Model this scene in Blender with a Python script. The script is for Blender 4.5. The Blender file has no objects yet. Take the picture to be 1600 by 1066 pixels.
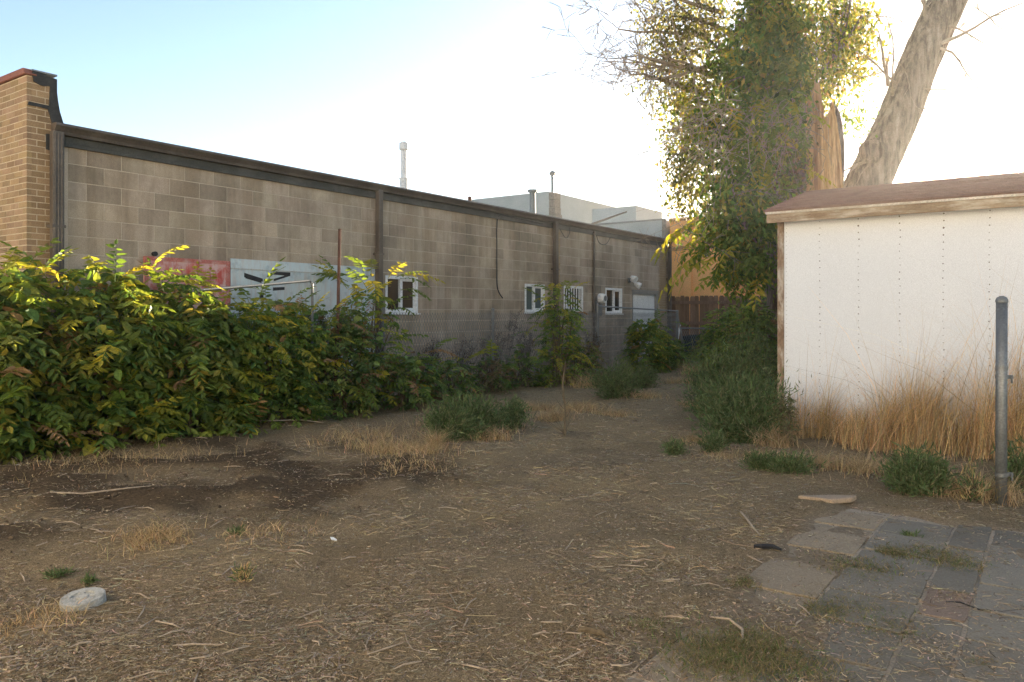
import bpy, bmesh, math, random
import numpy as np
from mathutils import Vector, Matrix
R = math.radians
SC = bpy.context.scene
COL = SC.collection

# ------------------------------------------------------------------ camera
F, HOR, CH = 1200.0, 488.0, 1.37          # focal length (px of a 1600 wide frame), horizon row, eye height
cam = bpy.data.cameras.new("camera"); camo = bpy.data.objects.new("camera", cam); COL.objects.link(camo)
cam.sensor_width = 36; cam.lens = F / 1600 * 36; cam.shift_y = -(533 - HOR) / 1600
cam.clip_start = 0.05; cam.clip_end = 3000
camo.location = (0, 0, CH); camo.rotation_euler = (R(90), 0, 0)
SC.camera = camo
# ------------------------------------------------------------------ sky, sun, exposure
SUN_AZ, SUN_EL = R(30.5), R(9.2)
w = bpy.data.worlds.new("World"); SC.world = w; w.use_nodes = True
wn = w.node_tree.nodes; wl = w.node_tree.links
bg = wn["Background"]
sky = wn.new("ShaderNodeTexSky"); sky.sky_type = 'NISHITA'; sky.sun_disc = False
sky.sun_elevation = SUN_EL; sky.sun_rotation = SUN_AZ
sky.altitude = 1600; sky.air_density = 1.0; sky.dust_density = 1.6; sky.ozone_density = 0.7
wl.new(sky.outputs[0], bg.inputs[0]); bg.inputs[1].default_value = 0.066
sd = bpy.data.lights.new("sun", 'SUN'); sun = bpy.data.objects.new("sun", sd); COL.objects.link(sun)
sd.energy = 5.0; sd.angle = R(0.5); sd.color = (1.0, 0.83, 0.58)
S = Vector((math.sin(SUN_AZ) * math.cos(SUN_EL), math.cos(SUN_AZ) * math.cos(SUN_EL), math.sin(SUN_EL)))
sun.rotation_euler = S.to_track_quat('Z', 'Y').to_euler(); sun.location = (8, 14, 12)
SC.view_settings.view_transform = 'Standard'; SC.view_settings.look = 'None'
SC.view_settings.gamma = 1; SC.view_settings.use_curve_mapping = False
SC.view_settings.exposure = 2.52
SC.view_settings.use_white_balance = True; SC.view_settings.white_balance_temperature = 6300; SC.view_settings.white_balance_tint = 12

# ------------------------------------------------------------------ frames and helpers
rnd = random.Random(7); rg = np.random.default_rng(11)
UX, UY = 0.5780, 0.8160                    # along the long block wall, away from the camera
O = (-5.0, 8.6)                            # a point on the wall
def uv(u, v, z=0.0):                       # u along the wall, v out of it into the yard
    return Vector((O[0] + u * UX + v * UY, O[1] + u * UY - v * UX, z))
def upix(px, v=0.0):                       # u of a picture column on the plane v
    r = (px - 800) / F
    x0, y0 = O[0] + v * UY, O[1] - v * UX
    return (r * y0 - x0) / (UX - r * UY)
def zpix(px, py, v=0.0):
    p = uv(upix(px, v), v); return CH + (HOR - py) / F * p.y
def gp(px, py):                            # picture point on the flat ground
    y = F * CH / (py - HOR); return ((px - 800) / F * y, y)
def at(px, py, y):                         # picture point at a known distance
    return Vector(((px - 800) / F * y, y, CH + (HOR - py) / F * y))
ROT_U = math.atan2(UY, UX)                 # local x = u, local y = into the building
ROT_V = math.atan2(-UX, UY)                # local x = v, local y = u

_vn = {}
def vnoise(x, y, s, seed):                 # smooth value noise, numpy
    if seed not in _vn: _vn[seed] = np.random.default_rng(seed).random((64, 64))
    g = _vn[seed]; x = np.asarray(x, float) / s; y = np.asarray(y, float) / s
    xi = np.floor(x).astype(int); yi = np.floor(y).astype(int); fx = x - xi; fy = y - yi
    fx = fx * fx * (3 - 2 * fx); fy = fy * fy * (3 - 2 * fy)
    a = g[xi % 64, yi % 64]; b = g[(xi + 1) % 64, yi % 64]; c = g[xi % 64, (yi + 1) % 64]; d = g[(xi + 1) % 64, (yi + 1) % 64]
    return (a * (1 - fx) + b * fx) * (1 - fy) + (c * (1 - fx) + d * fx) * fy
def to_uv_cam(x, y): return x * UX + y * UY, x * UY - y * UX
def sm(x, a, b):
    t = np.clip((x - a) / (b - a), 0, 1); return t * t * (3 - 2 * t)
def patio_mask(x, y):
    u, v = to_uv_cam(np.asarray(x, float), np.asarray(y, float))
    e = (vnoise(x, y, .35, 5) - .5) * .5
    return sm(v + e, -1.5, -1.15) * sm(-u + e, -5.85, -5.6) * sm(u, 1.2, 1.6) * sm(-v, -3.2, -2.9)
def soil_mask(x, y):                       # freshly turned dark earth in front of the hedge
    x = np.asarray(x, float); y = np.asarray(y, float)
    py = HOR + F * CH / np.maximum(y, .5); px = 800 + F * x / np.maximum(y, .5)
    e = (vnoise(x, y, .8, 9) - .5) * 70 + (vnoise(x, y, .25, 10) - .5) * 40
    a = sm(py + e, 690, 720) * (1 - sm(py + e * 1.4 + px * .12, 800, 900)) * (1 - sm(px + e * 3, 420, 760)) * (.35 + .65 * sm(vnoise(x, y, .5, 12), .25, .6))
    b = np.exp(-(((px - 620) / 120) ** 2 + ((py - 740) / 22) ** 2)) * .8
    return np.clip(a + b, 0, 1)
def gh(x, y):
    h = (vnoise(x, y, 1.3, 1) - .5) * .07 + (vnoise(x, y, .45, 2) - .5) * .05 + (vnoise(x, y, .14, 3) - .5) * .016
    far = 1 - sm(np.asarray(y, float), 20, 26)
    s = soil_mask(x, y)
    h = h * far + s * (.03 + .09 * (vnoise(x, y, .3, 21) - .4))
    pm = patio_mask(x, y)
    hp = -.020 + (vnoise(x, y, .42, 6) - .5) * .085 + (vnoise(x, y, .12, 7) - .5) * .014
    return h * (1 - pm) + hp * pm + .05 * pm * (1 - pm)
def gz(x, y): return float(gh(np.array([x]), np.array([y]))[0])

def tag(o, label=None, cat=None, group=None, kind=None):
    if label: o["label"] = label
    if cat: o["category"] = cat
    if group: o["group"] = group
    if kind: o["kind"] = kind
    return o
def empty(name, loc=(0, 0, 0), rz=0.0):
    o = bpy.data.objects.new(name, None); COL.objects.link(o); o.location = loc; o.rotation_euler = (0, 0, rz)
    o.empty_display_size = .2; return o
def link(name, me, parent=None, loc=None, rot=None):
    o = bpy.data.objects.new(name, me); COL.objects.link(o)
    if parent is not None: o.parent = parent
    if loc is not None: o.location = loc
    if rot is not None: o.rotation_euler = rot
    return o

class MB:
    def __init__(s): s.v = []; s.f = []
    def box(s, x0, x1, y0, y1, z0, z1):
        n = len(s.v)
        s.v += [(x0, y0, z0), (x1, y0, z0), (x1, y1, z0), (x0, y1, z0), (x0, y0, z1), (x1, y0, z1), (x1, y1, z1), (x0, y1, z1)]
        s.f += [tuple(n + i for i in q) for q in ((0, 3, 2, 1), (4, 5, 6, 7), (0, 1, 5, 4), (1, 2, 6, 5), (2, 3, 7, 6), (3, 0, 4, 7))]
        return s
    def prism(s, prof, x0, x1):            # profile of (y, z) swept along x
        n = len(s.v); k = len(prof)
        s.v += [(x0, a, b) for a, b in prof] + [(x1, a, b) for a, b in prof]
        s.f += [(n + i, n + (i + 1) % k, n + k + (i + 1) % k, n + k + i) for i in range(k)]
        s.f += [tuple(n + i for i in range(k - 1, -1, -1)), tuple(n + k + i for i in range(k))]
        return s
    def plate(s, prof, z0, z1):            # outline of (x, y) with thickness
        n = len(s.v); k = len(prof)
        s.v += [(a, b, z0) for a, b in prof] + [(a, b, z1) for a, b in prof]
        s.f += [(n + i, n + (i + 1) % k, n + k + (i + 1) % k, n + k + i) for i in range(k)]
        s.f += [tuple(n + i for i in range(k - 1, -1, -1)), tuple(n + k + i for i in range(k))]
        return s
    def tube(s, pts, rad, sides=6, cap=True, jit=0.0):
        pts = [Vector(p) for p in pts]; n0 = len(s.v); m = len(pts)
        if not hasattr(rad, '__len__'): rad = [rad] * m
        ref = None
        for i, p in enumerate(pts):
            t = (pts[min(i + 1, m - 1)] - pts[max(i - 1, 0)])
            if t.length < 1e-9: t = Vector((0, 0, 1))
            t.normalize()
            if ref is None: ref = t.orthogonal().normalized()
            ref = (ref - t * ref.dot(t))
            ref = ref.normalized() if ref.length > 1e-6 else t.orthogonal().normalized()
            b = t.cross(ref)
            for k in range(sides):
                a = 2 * math.pi * k / sides; r = rad[i] * (1 + (rnd.uniform(-jit, jit) if jit else 0))
                s.v.append(tuple(p + (ref * math.cos(a) + b * math.sin(a)) * r))
        for i in range(m - 1):
            for k in range(sides):
                a = n0 + i * sides + k; b2 = n0 + i * sides + (k + 1) % sides
                s.f.append((a, b2, b2 + sides, a + sides))
        if cap:
            s.f.append(tuple(n0 + k for k in range(sides - 1, -1, -1))); s.f.append(tuple(n0 + (m - 1) * sides + k for k in range(sides)))
        return s
    def mesh(s, name, mt, smooth=False, bevel=0.0):
        me = bpy.data.meshes.new(name); me.from_pydata(s.v, [], s.f); me.validate()
        if bevel:
            bm = bmesh.new(); bm.from_mesh(me)
            bmesh.ops.bevel(bm, geom=bm.edges[:], offset=bevel, segments=1, affect='EDGES', profile=.5)
            bm.to_mesh(me); bm.free()
        if smooth: me.polygons.foreach_set("use_smooth", [True] * len(me.polygons))
        if mt: me.materials.append(mt)
        me.update(); return me
    def build(s, name, mt, parent=None, loc=None, rot=None, smooth=False, bevel=0.0):
        return link(name, s.mesh(name, mt, smooth, bevel), parent, loc, rot)

# ------------------------------------------------------------------ materials
def nmat(name):
    m = bpy.data.materials.new(name); m.use_nodes = True
    return m, m.node_tree.nodes, m.node_tree.links, m.node_tree.nodes["Principled BSDF"]
def noise(N, L, vec, scale, detail=4, rough=.6):
    n = N.new("ShaderNodeTexNoise"); n.inputs["Scale"].default_value = scale; n.inputs["Detail"].default_value = detail
    n.inputs["Roughness"].default_value = rough
    if vec is not None: L.new(vec, n.inputs["Vector"])
    return n
def ramp(N, L, fac, stops):
    r = N.new("ShaderNodeValToRGB"); cr = r.color_ramp
    while len(cr.elements) < len(stops): cr.elements.new(.5)
    for e, (p, c) in zip(cr.elements, stops): e.position = p; e.color = (*c, 1) if len(c) == 3 else c
    L.new(fac, r.inputs[0]); return r
def mixc(N, L, a, b, fac, mode='MIX'):
    m = N.new("ShaderNodeMix"); m.data_type = 'RGBA'; m.blend_type = mode
    for k, s in ((0, fac), (6, a), (7, b)):
        if hasattr(s, 'links'): L.new(s, m.inputs[k])
        elif k == 0: m.inputs[0].default_value = s
        else: m.inputs[k].default_value = (*s, 1)
    return m.outputs[2]
def pos(N, L, stretch=None):
    g = N.new("ShaderNodeNewGeometry")
    if stretch is None: return g.outputs["Position"]
    mp = N.new("ShaderNodeMapping"); mp.inputs["Scale"].default_value = stretch
    L.new(g.outputs["Position"], mp.inputs[0]); return mp.outputs[0]
def bump(N, L, bs, h, strength=.3, dist=.01):
    b = N.new("ShaderNodeBump"); b.inputs["Strength"].default_value = strength; b.inputs["Distance"].default_value = dist
    L.new(h, b.inputs["Height"]); L.new(b.outputs[0], bs.inputs["Normal"])
def surf(name, c1, c2, scale=8, fine=90, rough=.85, bumps=.3, bdist=.004, obj=False, attr=None, dirt=None, dirt_scale=2.0, stretch=None, metal=0, spec=.3, streak=False):
    m, N, L, bs = nmat(name); p = pos(N, L, stretch)
    n1 = noise(N, L, p, scale); n2 = noise(N, L, p, fine, 3)
    c = ramp(N, L, n1.outputs[0], [(.3, c1), (.7, c2)]).outputs[0]
    g = ramp(N, L, n2.outputs[0], [(.3, (.72,) * 3), (.7, (1.2,) * 3)]).outputs[0]
    c = mixc(N, L, c, g, 1.0, 'MULTIPLY')
    if dirt is not None:
        n3 = noise(N, L, p, dirt_scale, 6, .7)
        f = ramp(N, L, n3.outputs[0], [(.48, (0,) * 3), (.66, (1,) * 3)]).outputs[0]
        c = mixc(N, L, c, dirt, f)
    if streak:
        n4 = noise(N, L, pos(N, L, (1, 1, .12)), 3.2, 5, .7)
        f4 = ramp(N, L, n4.outputs[0], [(.42, (1, 1, 1)), (.62, (.72, .70, .67))]).outputs[0]; c = mixc(N, L, c, f4, 1.0, 'MULTIPLY')
    if obj:
        oi = N.new("ShaderNodeObjectInfo"); c = mixc(N, L, c, oi.outputs["Color"], 1.0, 'MULTIPLY')
    if attr:
        a = N.new("ShaderNodeAttribute"); a.attribute_name = attr; c = mixc(N, L, c, a.outputs["Color"], 1.0, 'MULTIPLY')
    L.new(c, bs.inputs["Base Color"]); bs.inputs["Roughness"].default_value = rough; bs.inputs["Metallic"].default_value = metal
    bs.inputs["Specular IOR Level"].default_value = spec
    if bumps: bump(N, L, bs, n2.outputs[0], bumps, bdist)
    return m
def leafmat(name, tr=.45, attr=True, ramp_cols=None, rough=.5, tcol=(1.5, 1.35, .55), spec=.3):
    m, N, L, bs = nmat(name)
    if attr:
        a = N.new("ShaderNodeAttribute"); a.attribute_name = "Col"; c = a.outputs["Color"]
    else:
        oi = N.new("ShaderNodeObjectInfo"); c = ramp(N, L, oi.outputs["Random"], ramp_cols).outputs[0]
    n = noise(N, L, pos(N, L), 60, 2)
    c = mixc(N, L, c, ramp(N, L, n.outputs[0], [(.3, (.75,) * 3), (.7, (1.2,) * 3)]).outputs[0], 1.0, 'MULTIPLY')
    L.new(c, bs.inputs["Base Color"]); bs.inputs["Roughness"].default_value = rough; bs.inputs["Specular IOR Level"].default_value = spec
    if tr > 0:
        t = N.new("ShaderNodeBsdfTranslucent"); L.new(mixc(N, L, c, tcol, 1.0, 'MULTIPLY'), t.inputs[0])
        ms = N.new("ShaderNodeMixShader"); ms.inputs[0].default_value = tr
        L.new(bs.outputs[0], ms.inputs[1]); L.new(t.outputs[0], ms.inputs[2])
        L.new(ms.outputs[0], N["Material Output"].inputs[0])
    return m

M = {}
M['block'] = surf("concrete_block", (.41, .33, .245), (.50, .41, .31), 3, 130, .95, .5, .004, obj=True, dirt=(.28, .23, .175), dirt_scale=.8, streak=True)
M['block_far'] = surf("concrete_block_field", (.41, .33, .245), (.50, .41, .31), 3, 130, .95, .5, .004, attr="Col", dirt=(.28, .23, .175), dirt_scale=.8, streak=True)
M['mortar'] = surf("mortar", (.47, .39, .295), (.55, .465, .36), 4, 160, .95, .4)
M['brick'] = surf("tan_brick", (.29, .195, .105), (.37, .26, .15), 5, 140, .9, .4, obj=True)
M['brick_far'] = surf("tan_brick_field", (.29, .195, .105), (.37, .26, .15), 5, 140, .9, .4)
M['brick_mortar'] = surf("brick_mortar", (.50, .40, .27), (.58, .47, .33), 6, 160, .95, .4)
M['tar'] = surf("roof_tar", (.025, .026, .026), (.05, .05, .048), 10, 60, .7, .6, .01)
M['coping'] = surf("coping_red", (.20, .075, .05), (.27, .11, .075), 8, 60, .7, .3, dirt=(.1, .06, .05))
M['gutter'] = surf("gutter_brown", (.070, .056, .044), (.092, .075, .060), 2, 40, .45, .08, .002, dirt=(.12, .10, .08), spec=.4)
M['fascia'] = surf("fascia_dark", (.045, .046, .040), (.075, .075, .066), 3, 50, .7, .2, dirt=(.10, .10, .09))
M['pvc'] = surf("white_vinyl", (.74, .74, .72), (.80, .80, .78), 4, 40, .45, .03)
M['door'] = surf("door_white", (.68, .68, .65), (.75, .75, .72), 3, 40, .55, .05)
M['jamb'] = surf("grey_jamb", (.24, .22, .19), (.30, .28, .25), 4, 60, .8, .2)
M['roofing'] = surf("flat_roofing", (.20, .20, .19), (.28, .27, .25), 3, 60, .95, .3)
M['galv'] = surf("galvanised_steel", (.17, .18, .18), (.25, .255, .25), 6, 70, .5, .1, .002, dirt=(.16, .16, .155), metal=.55, spec=.5)
M['flue'] = surf("white_flue", (.70, .70, .68), (.78, .78, .76), 3, 40, .5, .05)
M['rust'] = surf("rusty_iron", (.085, .042, .030), (.14, .07, .048), 12, 90, .9, .4)
M['black'] = surf("black_paint", (.016, .016, .018), (.03, .03, .032), 12, 90, .6, .1)
M['stucco_grey'] = surf("grey_stucco", (.42, .42, .38), (.50, .49, .45), 1.2, 50, .95, .3)
M['stone_edge'] = surf("rubble_edge", (.22, .17, .13), (.34, .28, .22), 14, 50, .95, .8, .03)
M['orange'] = surf("orange_paint", (.86, .38, .12), (.90, .43, .16), .9, 50, .9, .2)
M['orange_trim'] = surf("orange_trim", (.44, .20, .08), (.50, .24, .10), 2, 50, .85, .2)
M['fence'] = surf("weathered_cedar", (.18, .115, .075), (.26, .175, .118), 3, 30, .9, .4, obj=True, stretch=(6, 6, .6))
M['garage'] = surf("white_hardboard", (.775, .785, .79), (.815, .825, .83), .9, 240, .75, .015, .001)
M['shingle'] = surf("brown_shingle", (.22, .122, .085), (.31, .185, .135), 5, 120, .95, .6, .006)
M['trim'] = surf("trim_cream", (.66, .60, .49), (.74, .68, .57), 3, 60, .7, .2, dirt=(.5, .42, .30), dirt_scale=5)
M['peel'] = surf("peeling_wood", (.17, .10, .06), (.36, .26, .17), 5, 60, .9, .5, .006, dirt=(.58, .52, .43), dirt_scale=7, stretch=(1, 1, .4))
M['peel_h'] = surf("peeling_fascia", (.20, .125, .07), (.40, .30, .19), 4, 60, .9, .5, .006, dirt=(.58, .50, .38), dirt_scale=3.5, stretch=(.6, .6, 3))
M['nail'] = surf("nail_rust", (.13, .11, .09), (.2, .17, .14), 20, 90, .8, 0)
M['conc'] = surf("old_concrete", (.33, .33, .30), (.44, .43, .39), 16, 120, .95, .5, .003, dirt=(.24, .235, .21), dirt_scale=20)
M['paver'] = surf("paving_stone", (.20, .178, .142), (.265, .24, .195), 5, 110, .95, .5, .004, obj=True, dirt=(.20, .175, .14), dirt_scale=5)
def bark():
    m, N, L, bs = nmat("elm_bark"); p = pos(N, L, (1, 1, .16)); n1 = noise(N, L, p, 13, 5, .65); n2 = noise(N, L, pos(N, L), 55, 4, .7)
    r1 = ramp(N, L, n1.outputs[0], [(.36, (.11, .085, .062)), (.5, (.26, .205, .155)), (.68, (.42, .345, .27))]).outputs[0]
    c = mixc(N, L, r1, ramp(N, L, n2.outputs[0], [(.3, (.7,) * 3), (.7, (1.2,) * 3)]).outputs[0], 1.0, 'MULTIPLY')
    L.new(c, bs.inputs["Base Color"]); bs.inputs["Roughness"].default_value = .95; bs.inputs["Specular IOR Level"].default_value = .1
    ad = N.new("ShaderNodeMath"); ad.operation = 'MULTIPLY_ADD'; L.new(n2.outputs[0], ad.inputs[0]); ad.inputs[1].default_value = .3; L.new(n1.outputs[0], ad.inputs[2])
    bump(N, L, bs, ad.outputs[0], 1.0, .09); return m
M['bark'] = bark()
M['deadwood'] = surf("dead_twig", (.30, .235, .17), (.42, .345, .26), 9, 60, .95, .3)
M['stem'] = surf("shrub_stem", (.10, .075, .045), (.17, .13, .08), 9, 60, .9, .3)
M['splitwood'] = surf("split_wood", (.62, .36, .15), (.80, .55, .29), 5, 22, .85, 1.0, .04, dirt=(.30, .15, .065), dirt_scale=2.2, stretch=(5, 5, .22))
M['glass'], _n, _l, _b = nmat("dark_glass"); _b.inputs["Base Color"].default_value = (.035, .034, .028, 1); _b.inputs["Roughness"].default_value = .12
M['blind'], _n, _l, _b = nmat("window_blind_glass"); _b.inputs["Base Color"].default_value = (.085, .12, .115, 1); _b.inputs["Roughness"].default_value = .2
M['cloth'] = surf("striped_cloth", (.40, .46, .60), (.72, .74, .78), 60, 60, .9, .1, stretch=(1, 1, 1))
M['tarp'] = surf("teal_tarp", (.030, .045, .050), (.055, .075, .080), 3, 40, .8, .3)
M['straw'] = leafmat("straw", 0.0, rough=.9, spec=.1)
M['grass'] = leafmat("dry_grass", .4, rough=.8, tcol=(1.2, 1.0, .7), spec=.1)
M['leaf'] = leafmat("shrub_leaf", .42)
M['ivy'] = leafmat("vine_leaf", .52, tcol=(1.7, 1.5, .5))
M['feather'] = leafmat("feathery_weed", .3, rough=.7, tcol=(1.2, 1.2, .6), spec=.15)
M['frond'] = leafmat("compound_leaf", .5, False, [(0, (.085, .15, .034)), (.45, (.14, .20, .038)), (.75, (.30, .30, .045)), (1, (.42, .36, .05))], tcol=(1.6, 1.4, .5))
M['frond_dry'] = leafmat("withered_leaf", .3, False, [(0, (.28, .17, .08)), (1, (.36, .24, .12))], tcol=(1.2, 1.0, .7))

def sign_mat(name, base, stain, patch, thr, edge_red=False):
    m, N, L, bs = nmat(name); p = pos(N, L); n1 = noise(N, L, p, 5, 6, .7); n2 = noise(N, L, pos(N, L, (2, 2, .35)), 9, 5, .7)
    f = ramp(N, L, n1.outputs[0], [(thr, (0,) * 3), (thr + .12, (1,) * 3)]).outputs[0]
    f2 = ramp(N, L, n2.outputs[0], [(.45, (0,) * 3), (.7, (.7,) * 3)]).outputs[0]
    c = mixc(N, L, mixc(N, L, base, stain, f), patch, f2)
    L.new(c, bs.inputs["Base Color"]); bs.inputs["Roughness"].default_value = .6; return m
M['sign_red'] = sign_mat("faded_red_sign", (.60, .33, .29), (.50, .08, .055), (.62, .50, .46), .46)
M['sign_frame'] = surf("sign_red_edge", (.42, .10, .08), (.52, .20, .16), 9, 60, .7, .1, dirt=(.56, .40, .36), dirt_scale=6)
M['sign_blue'] = sign_mat("faded_blue_sign", (.54, .62, .63), (.36, .44, .47), (.50, .42, .37), .53)

# ------------------------------------------------------------------ ground
def make_ground():
    xs = np.unique(np.concatenate([np.linspace(-1500, -60, 10), np.linspace(-60, -9, 14), np.linspace(-9, -6.2, 20), np.linspace(-6.2, 5.6, 330), np.linspace(5.6, 14, 40), np.linspace(14, 60, 12), np.linspace(60, 1500, 10)]))
    ys = np.unique(np.concatenate([np.linspace(-400, -4, 12), np.linspace(-4, 2.2, 30), np.linspace(2.2, 7, 240), np.linspace(7, 14, 170), np.linspace(14, 26, 100), np.linspace(26, 80, 16), np.linspace(80, 2000, 14)]))
    X, Y = np.meshgrid(xs, ys); x = X.ravel(); y = Y.ravel(); z = gh(x, y)
    nx, ny = len(xs), len(ys); i = np.arange(nx * ny).reshape(ny, nx)
    q = np.stack([i[:-1, :-1], i[:-1, 1:], i[1:, 1:], i[1:, :-1]], -1).reshape(-1, 4)
    me = bpy.data.meshes.new("ground"); n = len(x)
    me.vertices.add(n); me.vertices.foreach_set("co", np.stack([x, y, z], 1).ravel().astype(np.float32))
    me.loops.add(q.size); me.loops.foreach_set("vertex_index", q.ravel().astype(np.int32))
    me.polygons.add(len(q)); me.polygons.foreach_set("loop_start", np.arange(0, q.size, 4, dtype=np.int32))
    me.polygons.foreach_set("use_smooth", np.ones(len(q), bool)); me.update(calc_edges=True)
    a = me.color_attributes.new("Soil", 'FLOAT_COLOR', 'POINT'); s = soil_mask(x, y); pm = patio_mask(x, y)
    st = straw_density(x, y)
    a.data.foreach_set("color", np.stack([s, pm, st, np.ones(n)], 1).ravel().astype(np.float32))
    m, N, L, bs = nmat("earth"); p = pos(N, L)
    at_ = N.new("ShaderNodeAttribute"); at_.attribute_name = "Soil"; sep = N.new("ShaderNodeSeparateColor"); L.new(at_.outputs["Color"], sep.inputs[0])
    n1 = noise(N, L, p, 1.6, 6, .65); n2 = noise(N, L, p, 38, 6, .75); n3 = noise(N, L, p, 150, 3, .7)
    c = ramp(N, L, n1.outputs[0], [(.3, (.175, .128, .075)), (.7, (.285, .215, .135))]).outputs[0]
    chips = ramp(N, L, n3.outputs[0], [(.33, (.38,) * 3), (.55, (1.0,) * 3), (.70, (2.1,) * 3)]).outputs[0]
    c = mixc(N, L, c, chips, 1.0, 'MULTIPLY')
    c = mixc(N, L, c, ramp(N, L, n2.outputs[0], [(.32, (.55,) * 3), (.68, (1.45,) * 3)]).outputs[0], 1.0, 'MULTIPLY')
    c = mixc(N, L, c, ramp(N, L, n3.outputs[0], [(.4, (.25, .19, .105)), (.65, (.48, .37, .21))]).outputs[0], mixc(N, L, (0, 0, 0), sep.outputs[2], .6))
    c = mixc(N, L, c, ramp(N, L, n2.outputs[0], [(.35, (.045, .032, .020)), (.7, (.105, .075, .047))]).outputs[0], mixc(N, L, (0, 0, 0), sep.outputs[0], .88))
    c = mixc(N, L, c, ramp(N, L, n2.outputs[0], [(.35, (.20, .16, .115)), (.7, (.28, .23, .17))]).outputs[0], mixc(N, L, (0, 0, 0), sep.outputs[1], .8))
    L.new(c, bs.inputs["Base Color"]); bs.inputs["Roughness"].default_value = 1.0; bs.inputs["Specular IOR Level"].default_value = .05
    ad = N.new("ShaderNodeMath"); ad.operation = 'ADD'; L.new(n2.outputs[0], ad.inputs[0]); L.new(n3.outputs[0], ad.inputs[1])
    bump(N, L, bs, ad.outputs[0], .8, .014)
    me.materials.append(m)
    return tag(link("ground", me), kind="structure")
def straw_density(x, y):
    x = np.asarray(x, float); y = np.asarray(y, float)
    py = HOR + F * CH / np.maximum(y, .5); px = 800 + F * x / np.maximum(y, .5)
    d = .3 + .5 * sm(vnoise(x, y, .7, 31), .45, .75) * (1 - .7 * sm(py, 860, 930))
    d += .8 * sm(vnoise(x, y, .35, 33), .35, .65) * np.exp(-(((px - 850) / 260) ** 2 + ((py - 735) / 70) ** 2)) + .7 * np.exp(-(((px - 1000) / 70) ** 2 + ((py - 630) / 50) ** 2)) + .7 * np.exp(-(((px - 860) / 120) ** 2 + ((py - 640) / 25) ** 2))
    d += .6 * np.exp(-(((px - 1180) / 130) ** 2 + ((py - 705) / 18) ** 2)) + .5 * np.exp(-(((px - 220) / 160) ** 2 + ((py - 850) / 28) ** 2))
    return np.clip(d, 0, 1) * (1 - .6 * soil_mask(x, y)) * (1 - .75 * patio_mask(x, y))
make_ground()

# ------------------------------------------------------------------ the long block building
bld = tag(empty("block_building", uv(0, 0, 0), ROT_U), "long low grey concrete block building with brown gutter and tan brick end", "building")
WL, WH = 16.42, 3.235
def opening(x0, x1, y0, y1):
    return [upix(x0), upix(x1), zpix(x1, y1), zpix(x1, y0)]
W1 = opening(602, 653, 433, 489); W2 = opening(820, 851, 445, 488); W3 = opening(881, 911, 448, 487); W4 = opening(946, 972, 451, 490)
DR = [upix(988), upix(1028), 0.0, zpix(1028, 457)]
OPN = [W1, W2, W3, W4, DR]
wall = MB()
cuts = sorted(set([-.11, WL] + [c for o in OPN for c in o[:2]]))
for a, b in zip(cuts[:-1], cuts[1:]):
    mid = (a + b) / 2; o = next((o for o in OPN if o[0] < mid < o[1]), None)
    if o is None: wall.box(a, b, .0045, .2, -.2, WH + .2)
    else:
        if o[2] > 0: wall.box(a, b, .0045, .2, -.2, o[2])
        wall.box(a, b, .0045, .2, o[3], WH + .2)
wallo = wall.build("block_wall", M['mortar'], bld)
MB().box(-.11, WL, .203, .4, -.2, WH + .2).build("inner_wall", M['black'], bld)
e = MB().box(WL - .2, WL - .003, .4, 9.0, -.2, WH + .15).build("end_wall", M['block_far'], bld)
BWd, BHt, G = .4064, .2032, .011
std = {}
def blockmesh(w_, h_):
    k = (round(w_, 3), round(h_, 3))
    if k not in std: std[k] = MB().box(0, w_, 0, .03, 0, h_).mesh("concrete_block", M['block'], bevel=.0015)
    return std[k]
cells = []
for r in range(16):
    z0, z1 = r * BHt, min((r + 1) * BHt - G, WH - .004)
    if z1 - z0 < .03: continue
    x = .03 - (BWd / 2 if r % 2 else 0)
    while x < WL:
        a, b = max(x, .03), min(x + BWd - G, WL - .004)
        # half blocks in the middle bay, as laid in the photo
        parts = [(a, b)]
        if 5.9 < a < 8.4 and r % 2 == 0 and b - a > .35: parts = [(a, a + .198 - G / 2), (a + .198 + G / 2, b)]
        for (p, q) in parts:
            segs = [(p, q, z0, z1)]
            for o in OPN:
                ns = []
                for (s0, s1, t0, t1) in segs:
                    if s1 <= o[0] or s0 >= o[1] or t1 <= o[2] or t0 >= o[3]: ns.append((s0, s1, t0, t1)); continue
                    if s0 < o[0]: ns.append((s0, o[0] - .004, t0, t1))
                    if s1 > o[1]: ns.append((o[1] + .004, s1, t0, t1))
                    m0, m1 = max(s0, o[0]), min(s1, o[1])
                    if t1 > o[3] + .02: ns.append((m0, m1, o[3] + .004, t1))
                    if t0 < o[2] - .02: ns.append((m0, m1, t0, o[2] - .004))
                segs = ns
            cells += [s for s in segs if s[1] - s[0] > .03 and s[3] - s[2] > .02]
        x += BWd
def vis_area(c):
    p = uv((c[0] + c[1]) / 2, 0); A = (c[1] - c[0]) * (c[3] - c[2]) / p.y ** 3
    u = (c[0] + c[1]) / 2; z = (c[2] + c[3]) / 2
    if (u < 5.0 and z < 2.0 and u > .8) or (u <= .8 and z < 1.7) or (z < 1.0): A *= .01
    return A
cells.sort(key=vis_area, reverse=True)
def tone():
    k = rnd.choice((.80, .88, .94, .98, 1.0, 1.03, 1.04)) * rnd.uniform(.96, 1.04); return (k * rnd.uniform(.98, 1.03), k, k * rnd.uniform(.96, 1.02), 1)
for c in cells[:300]:
    o = link("concrete_block", blockmesh(c[1] - c[0], c[3] - c[2]), wallo, (c[0], rnd.uniform(0, .0025), c[2])); o.color = tone()
fb = MB(); tones = []
for c in cells[300:]:
    fb.box(c[0], c[1], rnd.uniform(0, .003), .03, c[2], c[3]); tones.append(tone())
fo = fb.build("concrete_block_field", M['block_far'], wallo); fo["kind"] = "stuff"
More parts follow.
